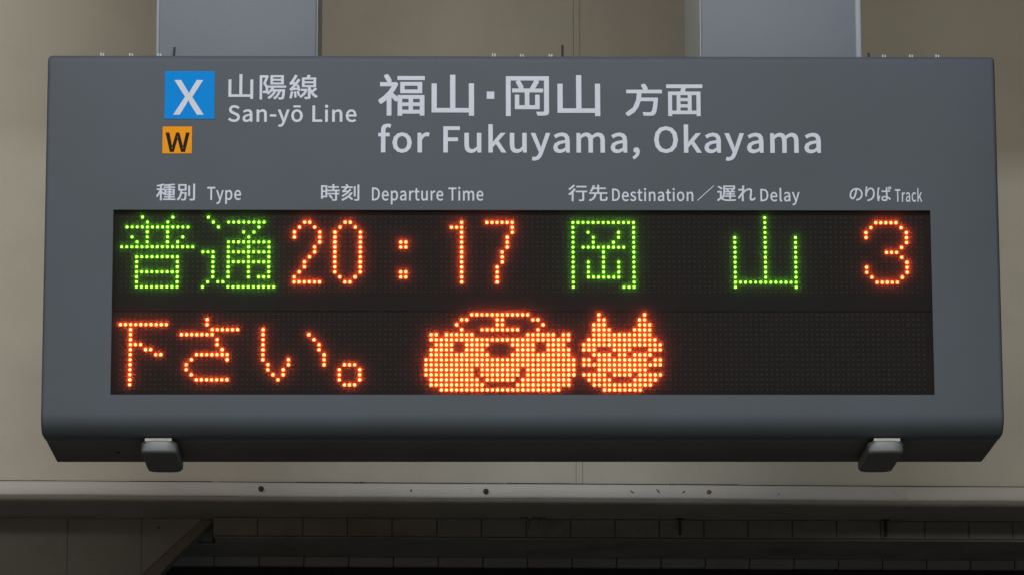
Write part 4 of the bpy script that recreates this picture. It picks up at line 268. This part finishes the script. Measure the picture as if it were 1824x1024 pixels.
# flange: an upright strip standing proud of the web, a rounded lip below, its underside running back
def flange(x0, x1):
    bm = bmesh.new(); prof = [(.0, -.2068), (-.012, -.2085), (-.014, -.211), (-.0142, -.2375), (-.013, -.2405), (-.010, -.2430)]
    n = 60; rows = []
    for i in range(n+1):
        x = x0+(x1-x0)*i/n; j = .0007*math.sin(x*5.1)+.0004*math.sin(x*17)
        rows.append([bm.verts.new((x, y, z+j*(.4 if k < 3 else 1))) for k, (y, z) in enumerate(prof)])
    for a, b in zip(rows, rows[1:]):
        for k in range(len(prof)-1): bm.faces.new((a[k], a[k+1], b[k+1], b[k]))
    return bm
fl = obj('flange', flange(-3.2, 3.4), MT['flange'], girder, smooth=40)
def lip(x0, x1):
    bm = bmesh.new(); prof = [(-.0095, -.2425), (-.008, -.248), (-.003, -.2535), (.006, -.2562), (.27, -.2562)]
    n = 60; rows = []
    for i in range(n+1):
        x = x0+(x1-x0)*i/n; j = .0008*math.sin(x*4.3+1)
        rows.append([bm.verts.new((x, y, z+j*(1 if k < 3 else 0))) for k, (y, z) in enumerate(prof)])
    for a, b in zip(rows, rows[1:]):
        for k in range(len(prof)-1): bm.faces.new((a[k], a[k+1], b[k+1], b[k]))
    return bm
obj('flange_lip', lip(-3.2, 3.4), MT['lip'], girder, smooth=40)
# dark line between web and flange, broken in places
bm = bmesh.new(); x = -1.5
while x < 1.6:
    l = random.uniform(.05, .28)
    hgt = random.uniform(.0012, .0030)
    box(bm, x, x+l, -.0022-random.random()*.0004, .001, -.2066, -.2066+hgt)
    x += l+random.choice([0, 0, .004, .02])
obj('dark_seam', bm, mat('dark_seam_tone', (.06,.05,.04), .9, .3, 60), girder)
for (bxx, bz, r, mm) in ((-.587, -.2238, .0067, 'rust'), (-.044, -.2268, .0067, 'rust')):
    bm = bmesh.new(); cyl(bm, (bxx, -.0138, bz), (0, -1, 0), r, .002, 20); cyl(bm, (bxx, -.0158, bz), (0, -1, 0), r*.8, .005, 6)
    obj('bolt', bm, MT[mm], girder)
for (bxx, bz, r) in ((.498, -.2250, .006), (-.225, -.2260, .0028)):
    bm = bmesh.new(); n = 14
    vs = [bm.verts.new((bxx+r*math.cos(t*math.tau/n)*random.uniform(.8, 1.1), -.0150, bz+r*math.sin(t*math.tau/n)*random.uniform(.8, 1.1))) for t in range(n)]
    c = bm.verts.new((bxx, -.0165, bz))
    for i in range(n): bm.faces.new((vs[i], vs[(i+1) % n], c))
    obj('rust_spot', bm, MT['rust2'], girder)
# paint chips on the flange and specks on the web
for (cx, cz, l, a) in ((.31,-.2255,.012,-.6),(.372,-.2220,.010,-.9),(.437,-.2252,.009,.6),(.375,-.2245,.008,-1.2),(.668,-.2290,.004,1.2),(-.36,-.2075,.010,.1),(-.345,-.2065,.012,.05)):
    bm = bmesh.new(); n = 6
    d = Vector((math.cos(a), 0, math.sin(a))); p = Vector((-d.z, 0, d.x))
    pts = []
    for i in range(n+1):
        t = i/n-.5; wd = .0010*(1-4*t*t)+.0002
        pts.append((cx+d.x*t*l+p.x*wd+p.x*.002*t*t*4, cz+d.z*t*l+p.z*wd)); 
    for i in range(n, -1, -1):
        t = i/n-.5; wd = .0010*(1-4*t*t)+.0002
        pts.append((cx+d.x*t*l-p.x*wd+p.x*.002*t*t*4, cz+d.z*t*l-p.z*wd))
    prism(bm, pts, -.0152, -.0135); obj('paint_chip', bm, MT['rust'], girder)

# concrete blocks below the girder: a front course, a ledge, a second course set back
blocks = thing('block_wall', 'dark concrete block courses receding under the girder', 'wall', GL, GR)
PT = .1103
shared = None
xs0 = -.7045
for i in range(0, 24):
    a = xs0+PT*i+.0012; b = a+PT-.0024
    obj('block', bx(a, b, .222+random.uniform(-.0015,.0015), .25, -.3010+random.uniform(-.0006,.0006), -.2570, bevel=.0012, seg=1), MT['block'], blocks)
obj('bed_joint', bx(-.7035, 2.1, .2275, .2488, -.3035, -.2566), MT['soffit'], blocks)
obj('ledge', bx(-1.0, 2.1, .345, .545, -.3075, -.3035), MT['block'], blocks)
obj('ledge', bx(-.70, 2.1, .224, .3448, -.3076, -.3035, bevel=.001, seg=1), MT['block'], blocks)
for i in range(-3, 24):
    a = xs0+PT*i*1.03+.0012; b = a+PT*1.03-.0024
    obj('block', bx(a, b, .540+random.uniform(-.0015,.0015), .575, -.3290+random.uniform(-.0005,.0005), -.3077, bevel=.0012, seg=1), MT['abut'], blocks)

obj('block', bx(-.86, -.7058, .350, .38, -.3034, -.2570, bevel=.0012, seg=1), MT['block'], blocks)
# left: concrete abutment with a slanted haunch
ab = thing('concrete_abutment', 'grey concrete abutment with slanted edge under the left end of the girder', 'abutment', GL, GR)
def panel(pts, y0=.255, y1=.32): return prism(bmesh.new(), pts, y0, y1)
g = .0009
zt_, zl = -.2570, -.62
jx = [-1.85, -1.237, -1.062, -.880]
for a, b in zip(jx, jx[1:]):
    obj('panel', panel([(a+g, zl), (b-g, zl), (b-g, zt_), (a+g, zt_)]), MT['abut'], ab)
obj('panel', panel([(-.880+g, -.396), (-.733, zt_), (-.880+g, zt_)]), MT['abut'], ab)
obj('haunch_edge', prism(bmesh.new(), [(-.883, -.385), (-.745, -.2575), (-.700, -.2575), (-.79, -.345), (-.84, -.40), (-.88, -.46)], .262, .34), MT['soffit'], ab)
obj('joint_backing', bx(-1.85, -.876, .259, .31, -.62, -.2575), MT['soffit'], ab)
bm = bmesh.new(); cyl(bm, (-.838, .2552, -.279), (0, -1, 0), .0028, .003, 10)
obj('bolt', bm, MT['dark'], ab)

# drop rods and a wire tangle in the dark strip
for k, (rx, lab) in enumerate(((.4475, 'dark steel drop rod below the girder nearer the middle'), (.960, 'dark steel drop rod below the girder at the far right'))):
    t = thing('drop_rod', lab, 'rod', Vector(GL)+Matrix.Rotation(GR, 3, 'Z') @ Vector((rx, .205, -.257)), GR, 'drop rods below the girder')
    bm = bmesh.new(); cyl(bm, (0, 0, -.0015), (0, 0, -1), .0032 if k == 0 else .004, .040, 10); obj('rod', bm, MT['dark'], t)
    obj('washer', bx(-.010, .010, -.008, .008, -.0018, .0012, bevel=.0005, seg=1), MT['dark'], t)
wp = Vector(GL)+Matrix.Rotation(GR, 3, 'Z') @ Vector((.08, .19, -.262))
cu = bpy.data.curves.new('wire', 'CURVE'); cu.dimensions = '3D'; cu.bevel_depth = .0011; cu.bevel_resolution = 1
for pts in ([(-.03,0,.003),(-.012,.0,.004),(-.004,0,-.006),(-.010,0,-.018),(-.006,0,-.026)], [(.0,0,.001),(.012,0,.003),(.02,0,-.004),(.014,0,-.012),(.018,0,-.018)], [(.014,0,.002),(.03,0,.004),(.034,0,-.002)]):
    s = cu.splines.new('POLY'); s.points.add(len(pts)-1)
    for p, c in zip(s.points, pts): p.co = (*c, 1)
wo = bpy.data.objects.new('wire_tangle', cu); S.collection.objects.link(wo); wo.location = wp; cu.materials.append(MT['dark'])
dg = bpy.context.evaluated_depsgraph_get(); me = bpy.data.meshes.new_from_object(wo.evaluated_get(dg)); bpy.data.objects.remove(wo)
wo = link('wire_tangle', me, None); wo.location = wp; wo['label'] = 'small tangle of dark wire under the middle of the girder'; wo['category'] = 'wire'

link_r = obj('void_backdrop', bx(-6, 6, 3.4, 3.5, -3.2, 3), MT['void'], kind='structure')  # near-black backdrop added for the unlit space below the girder
pf = obj('platform', bx(-9, 9, -14, 1.2, -3.75, -3.55), MT['platform'], kind='structure')
# unseen beam added to shade the upper girder; the posts reach up to it
bm = bmesh.new(); box(bm, -.95, 4.2, .15, .15+.30, 1.42, 1.42+.012); box(bm, -.95, 4.2, .15+.14, .15+.155, 1.42+.012, 1.42+.40); box(bm, -.95, 4.2, .15, .15+.30, 1.42+.40, 1.42+.412)
cb = obj('shade_beam', bm, MT['post']); cb['label'] = 'unseen grey beam added above the board to shade the girder, holding the posts'; cb['category'] = 'beam'

# ------------------------------------------------------------------ hanger posts
def post(name, x0, x1, y0, y1, z0, z1, lab, lit_edge_side):
    t = thing(name, lab, 'post', ((x0+x1)/2, (y0+y1)/2, z0), 0, 'grey hanger posts above the board')
    hx, hy, h = (x1-x0)/2, (y1-y0)/2, z1-z0
    obj('casing', bx(-hx, hx, -hy, hy, 0, h, bevel=.004, seg=2), MT['post'], t, smooth=50)
    sx = -1 if lit_edge_side == 'r' else 1
    obj('lit_side', bx(min(sx*(hx-.001), sx*(hx+.0012)), max(sx*(hx-.001), sx*(hx+.0012)), -hy+.004, hy, .0005, h), MT['side'], t)  # thin lighter skin, brightness of the lit side in its colour
    if lit_edge_side == 'r':  # pale strip painted as the lit corner of the post
        obj('lit_edge', bx(hx-.004, hx+.0085, -hy-.004, -hy+.02, 0, h, bevel=.003, seg=3), MT['lit_edge_tone'], t, smooth=50)
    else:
        obj('lit_edge', bx(-hx-.0045, -hx+.002, -hy+.001, -hy+.02, 0, h, bevel=.0018, seg=2), MT['lit_edge_tone'], t, smooth=50)
post('hanger_post', -.7215, -.4045, .045, .40, .3335, 1.42-.001, 'grey square hanger post above the left end of the board', 'l')
post('hanger_post', .3655, .6800, .045, .56, .3335, 1.42-.001, 'grey square hanger post above the right end, with its right edge coloured as lit', 'r')

# ------------------------------------------------------------------ the departure board
XL, XR, ZT, ZB = -.9372, .9488, .3318, -.4330
OX0, OX1, OZ0, OZ1 = -.8020, .8127, -.3552, .0146      # display opening
YC = .075
board = thing('departure_board', 'grey hanging station departure board with green and orange dot-matrix text', 'departure board', (0, 0, 0))
def profile(e):
    """(y, z) outline, rear top -> front -> rear bottom, inset by e"""
    rt, rb = max(.003, .016-e), max(.006, .040-e)
    pts = [(YC, ZT-e)]
    for i in range(7):
        a = math.pi/2*i/6; pts.append((e+rt-rt*math.sin(a), ZT-e-rt+rt*math.cos(a)))
    pts += [(e, OZ1), (e, OZ0)]
    for i in range(13):
        a = math.pi/2*i/12; pts.append((e+rb-rb*math.cos(a), ZB+e+rb-rb*math.sin(a)))
    pts.append((YC, ZB+e))
    return pts
bm = bmesh.new(); R_ = .008
st = [(XL+R_*(1-math.cos(a)), R_*(1-math.sin(a))) for a in [math.pi/2*i/4 for i in range(5)]]
stations = st+[(OX0, 0), (OX1, 0)]+[(XR-(x-XL), e) for x, e in st[::-1]]
rows = [[bm.verts.new((x, y, z)) for y, z in profile(e)] for x, e in stations]
kq = 8
for i, (a, b) in enumerate(zip(rows, rows[1:])):
    for k in range(len(a)-1):
        if i == 5-0 and k == kq: continue
        bm.faces.new((a[k], a[k+1], b[k+1], b[k]))
bm.faces.new(rows[0]); bm.faces.new(rows[-1][::-1])
cover = obj('front_cover', bm, MT['cover'], board, smooth=35)
# recess walls
def ring(bm, x0, x1, z0, z1, y0, y1, t):
    box(bm, x0-t, x0, y0, y1, z0-t, z1+t); box(bm, x1, x1+t, y0, y1, z0-t, z1+t)
    box(bm, x0, x1, y0, y1, z1, z1+t); box(bm, x0, x1, y0, y1, z0-t, z0)
    return bm
obj('window_reveal', ring(bmesh.new(), OX0, OX1, OZ0, OZ1, .0012, .022, .004), MT['recess'], board)
obj('rear_housing', bx(XL+.004, XR-.004, YC+.0005, .3236, ZB-.0015, ZT-.004, bevel=.004, seg=2), MT['under'], board, smooth=50)
# bottom screws
for sx_, sy__ in ((-.800, .20),):
    bm = bmesh.new(); cyl(bm, (sx_, sy__, ZB-.0016), (0, 0, -1), .004, .002, 12); obj('screw', bm, MT['dark'], board)

# display
disp = obj('display_panel', bx(OX0, OX1, .0085, .0105, OZ0, OZ1), MT['panel'], board)
P = .01
def zrow(r, low): return (-(r*P) if not low else -((15+4.512+r)*P)) + .0012
def xcol(c): return (c-79.5)*P
obj('panel_rail', bx(OX0+.0015, OX1-.0015, .0070, .0084, zrow(0, 1)+.0065, zrow(15, 0)-.0065, bevel=.0005, seg=1), MT['gap'], disp)
def glyphs():
    G = {}
    def rr(s):
        out = []
        for tok in s.replace(' ', '').split(','):
            if not tok: continue
            if '-' in tok:
                a, b = tok.split('-'); out += list(range(int(a), int(b)+1))
            else: out.append(int(tok))
        return out
    def g(name, col0, low, rows, colr, label):
        G.setdefault('l', []).append((name, [(col0+c, r) for r, s in rows.items() for c in rr(s)], low, colr, label))
    def same(rows, s): return {r: s for r in rows}
    g('lit_character', 1, 0, {0:'4,10',1:'5,9',2:'1-13',3:'5,9',4:'2,5,9,12',5:'3,5,9,11',6:'0-14',8:'3-11',9:'3,11',10:'3,11',11:'3-11',12:'3,11',13:'3,11',14:'3-11'}, 'g', 'green dot-matrix character at the left end of the top line')
    g('lit_character', 17, 0, {0:'1',1:'2,5-12',2:'3,11',3:'8,10',4:'9',5:'5-13',6:'5,9,13',7:'0-2,5-13',8:'2,5,9,13',9:'2,5-13',10:'2,5,9,13',11:'2,5,9,13',12:'2,5,9,11-13',13:'1,3,4',14:'0,5-14'}, 'g', 'green dot-matrix character, second in the top line')
    g('lit_character', 35, 0, {1:'2,3',2:'1,4',3:'0,5',4:'0,5',5:'5',6:'4',7:'4',8:'3',9:'2',10:'2',11:'1',12:'0',13:'0-5'}, 'o', 'orange figure 2')
    g('lit_character', 43, 0, {1:'2,3',2:'1,4',**same(range(3,12),'0,5'),12:'1,4',13:'2,3'}, 'o', 'orange figure 0')
    g('colon_dot', 56, 0, {5:'0,1',6:'0,1'}, 'o', 'upper dot of the orange colon')
    g('colon_dot', 56, 0, {11:'0,1',12:'0,1'}, 'o', 'lower dot of the orange colon')
    g('lit_character', 66, 0, {1:'2',2:'0-2',**same(range(3,14),'2')}, 'o', 'orange figure 1')
    g('lit_character', 73, 0, {1:'0-5',2:'5',3:'5',4:'4',5:'4',6:'4',7:'3',8:'3',9:'3',10:'2',11:'2',12:'2',13:'2'}, 'o', 'orange figure 7')
    g('lit_character', 90, 0, {1:'0-12',2:'0,12',3:'0,3,12,9',4:'0,4,9,12',5:'0,4,8,12',6:'0,2-10,12',7:'0,6,12',8:'0,6,12',9:'0,3,6,9,12',10:'0,3,6,9,12',11:'0,3,6,9,12',12:'0,3-9,12',13:'0,12',14:'0,10-12'}, 'g', 'green boxed dot-matrix character')
    g('lit_character', 122, 0, {**same(range(0,4),'6'),**same(range(4,13),'0,6,12'),13:'0-12',14:'0,12'}, 'g', 'green three-pronged dot-matrix character')
    g('lit_character', 148, 0, {1:'2-6',2:'1,7',3:'0,8',4:'0,8',5:'8',6:'7',7:'4-6',8:'7',9:'8',10:'0,8',11:'0,8',12:'1,7',13:'2-6'}, 'o', 'orange figure 3')
    g('lit_character', 1, 1, {2:'0-9',3:'2',4:'2',5:'2',6:'2-4',7:'2,5,6',8:'2,7,8',**same(range(9,15),'2')}, 'o', 'orange character at the left end of the bottom line')
    g('lit_character', 1, 1, {1:'17',2:'17',3:'18-23',4:'12-18',5:'19',6:'19',7:'20',8:'15-21',9:'14,21',10:'13',11:'13',12:'14',13:'15-21'}, 'o', 'orange character, second in the bottom line')
    g('lit_character', 1, 1, {**same(range(3,10),'28'),10:'29,33',11:'29,32',12:'30,32',13:'31'}, 'o', None)
    G['l'][-1][1].extend([(34, 9)])
    g('lit_character', 1, 1, {4:'37',5:'38',6:'39',7:'39',8:'40',9:'40',10:'40'}, 'o', None)
    g('lit_character', 1, 1, {10:'44-46',11:'43,47',12:'43,47',13:'43,47',14:'44-46'}, 'o', 'orange ring-shaped full stop')
    g('lit_picture', 61, 1, {0:'9-20',1:'7,8,14,15,21,22',2:'6,14,15,23',3:'7,11-18,22',4:'1,2,4-9,20-25,27,28',5:'1-28',6:'2-5,8-12,17-21,24-27',7:'1-5,8-11,18-21,24-28',8:'1-12,17-28',9:'0-29',10:'0-29',11:'0-9,11-18,20-29',12:'0-9,11-18,20-29',13:'1-10,12-17,19-28',14:'1-11,18-28',15:'3-26'}, 'o', 'wide orange smiling animal face with a peaked cap')
    g('lit_picture', 92, 1, {0:'3,12',1:'3,4,11,12',2:'2-4,11-13',3:'2-5,10-13',4:'2-13',5:'1-14',6:'0-15',7:'0-2,6-9,13-15',8:'2-5,7,8,10-13',9:'0,1,3-12,14,15',10:'0-15',11:'3-12',12:'0-4,6-9,11-15',13:'1-5,10-14',14:'2-13',15:'4-11'}, 'o', 'orange smiling cat face with pointed ears')
    return G['l']
def dome(V, F, x, z, y0, r, h, seg=10, rings=3):
    b = len(V)
    for k in range(rings):
        a = math.pi/2*k/rings
        for s in range(seg):
            t = math.tau*s/seg; V.append((x+r*math.cos(a)*math.cos(t), y0-h*math.sin(a), z+r*math.cos(a)*math.sin(t)))
    V.append((x, y0-h, z)); tip = len(V)-1
    for k in range(rings-1):
        for s in range(seg):
            s2 = (s+1) % seg
            F.append((b+k*seg+s, b+k*seg+s2, b+(k+1)*seg+s2, b+(k+1)*seg+s))
    for s in range(seg): F.append((b+(rings-1)*seg+s, b+(rings-1)*seg+(s+1) % seg, tip))
def leds(name, cells, m, r, h, parent, label=None, kind=None, seg=10, rings=3):
    V, F = [], []
    for x, z in cells: dome(V, F, x, z, .0084, r, h, seg, rings)
    me = bpy.data.meshes.new(name); me.from_pydata(V, [], F); me.shade_smooth()
    return link(name, me, m, parent, label, kind)
lit = set()
faint = [((4, 12), 1), ((16, 12), 1), ((32, 12), 1)]
for name, cells, low, colr, label in glyphs():
    for c in cells: lit.add((c[0], c[1], low))
    leds(name, [(xcol(c), zrow(r, low)) for c, r in cells], MT['led_g' if colr == 'g' else 'led_o'], .0024 if colr == 'g' else .0031, .0026, disp, label, seg=9, rings=2)
fl_ = []
for (c, r), low in faint:
    if (c, r, low) not in lit: lit.add((c, r, low)); fl_.append((xcol(c), zrow(r, low)))
for c in fl_: leds('faint_diode', [c], MT['led_f'], .0011, .0012, disp, 'diode glowing faintly red')
leds('unlit_diodes', [(xcol(c), zrow(r, low)) for low in (0, 1) for c in range(1, 160) for r in range(16) if (c, r, low) not in lit], MT['unlit'], .0021, .0020, disp, kind='stuff', seg=8, rings=2)
obj('bloom_sheet', bx(OX0+.0003, OX1-.0003, .0028, .0029, OZ0+.0003, OZ1-.0003), MT['bloom_haze'], board)  # added scatter sheet for the glow around lit diodes

# lettering: outlines stored as metres on the face (x, z) and triangles
def letters(key, m, parent, y, label=None):
    e, v, f = LETTERING[key]; e /= 1000
    me = bpy.data.meshes.new('lettering')
    V, F = [], []
    # heavy strokes: the outline cut four times, slightly shifted, the layers a few hundredths of a millimetre apart
    for k, (ex, ez) in enumerate([(-e, -e), (e, -e), (-e, e), (e, e)] if e else [(0, 0)]):
        n = len(V); V += [(v[i]/10000+ex, y-.00004*k, v[i+1]/10000+ez) for i in range(0, len(v), 2)]
        F += [[n+q for q in f[i:i+3]] for i in range(0, len(f), 3)]
    me.from_pydata(V, [], F)
    return link('lettering', me, m, parent, label)
for key in LETTERING:
    if key[:4] not in ('blue', 'oran'): letters(key, MT['white'], board, -.0006)
b1 = obj('line_badge', bx(-.7038, -.6053, -.0010, -.0002, .1988, .2965), MT['blue'], board, 'bright blue square badge with a white X')
letters('blueX_1', MT['white'], b1, -.0016)
b2 = obj('line_badge', bx(-.7070, -.6490, -.0010, -.0002, .1284, .1832), MT['orange'], board, 'small orange square badge with a black W')
letters('orangeW_2', MT['black'], b2, -.0016)

# feet under the board
def foot(x0, x1, px0, px1):
    bm = bmesh.new(); y0, y1, r = .030, .272, .024; pts = []
    for cx, cy_, a0 in ((x1-r, y0+r, -90), (x1-r, y1-r, 0), (x0+r, y1-r, 90), (x0+r, y0+r, 180)):
        for i in range(7):
            a = math.radians(a0+90*i/6); pts.append((cx+r*math.cos(a), cy_+r*math.sin(a)))
    z1, z0 = ZB-.0075, ZB-.0300
    lay = [(z1, .004), (z1-.0015, .001), (z1-.004, 0), (z0+.004, 0), (z0+.0012, .0012), (z0, .004)]
    cxm, cym = (x0+x1)/2, (y0+y1)/2; rings = []
    for z, ins in lay:
        rings.append([bm.verts.new((cxm+(px-cxm)*(1-ins/((x1-x0)/2)), cym+(py-cym)*(1-ins/((y1-y0)/2)), z)) for px, py in pts])
    for a, b in zip(rings, rings[1:]):
        for i in range(len(a)): bm.faces.new((a[i], a[(i+1) % len(a)], b[(i+1) % len(a)], b[i]))
    bm.faces.new(rings[0]); bm.faces.new(rings[-1][::-1])
    f = obj('foot', bm, MT['foot'], board, smooth=50)
    bm = bmesh.new(); a_, c_ = [], []
    for px, py in pts:
        qx, qy = cxm+(px-cxm)*.90, cym+(py-cym)*.965
        a_.append(bm.verts.new((qx, qy, z0+.001))); c_.append(bm.verts.new((qx, qy, z0-.0016)))
    bm.faces.new(a_); bm.faces.new(c_[::-1])
    for i in range(len(a_)): bm.faces.new((a_[i], a_[(i+1) % len(a_)], c_[(i+1) % len(a_)], c_[i]))
    obj('foot_shade', bm, MT['under_shade'], f)  # dark layer painted as the shaded underside of the foot
    obj('foot_plate', bx(px0, px1, .034, .262, ZB-.0085, ZB-.0020, bevel=.0006, seg=1), MT['plate'], f)
foot(-.7445, -.6725, -.7360, -.6832)
foot(.6840, .7545, .6950, .7470)

# bracket plates with bolts, and dark pins, on top of the board
def bracket(xa, xb, bolts, big):
    p = obj('top_bracket', bx(xa, xb, .028, .075, ZT-.002, ZT+.0030, bevel=.0005, seg=1), MT['foot'], board)
    for i, b in enumerate(bolts):
        bm = bmesh.new(); cyl(bm, (b-.0022, .036, ZT+.0030), (0, 0, 1), .0019, .0078 if i != big else .0092, 8); cyl(bm, (b+.0026, .036, ZT+.0030), (0, 0, 1), .0019, .0070 if i != big else .0084, 8)
        obj('bolt', bm, MT['steel'], p)
bracket(-.842, -.709, (-.8320, -.7745, -.7180), 0)
bracket(-.058, .074, (-.0500, .0061, .0635), 0)
bracket(.722, .850, (.7314, .7860, .8385), 9)
for x, h in ((-.6890, .0215), (.0868, .0270), (.6995, .0120)):
    bm = bmesh.new(); cyl(bm, (x, .026, ZT-.0005), (0.08 if x < -.5 else 0, 0, 1), .0024, h, 10); obj('pin', bm, MT['dark'], board)
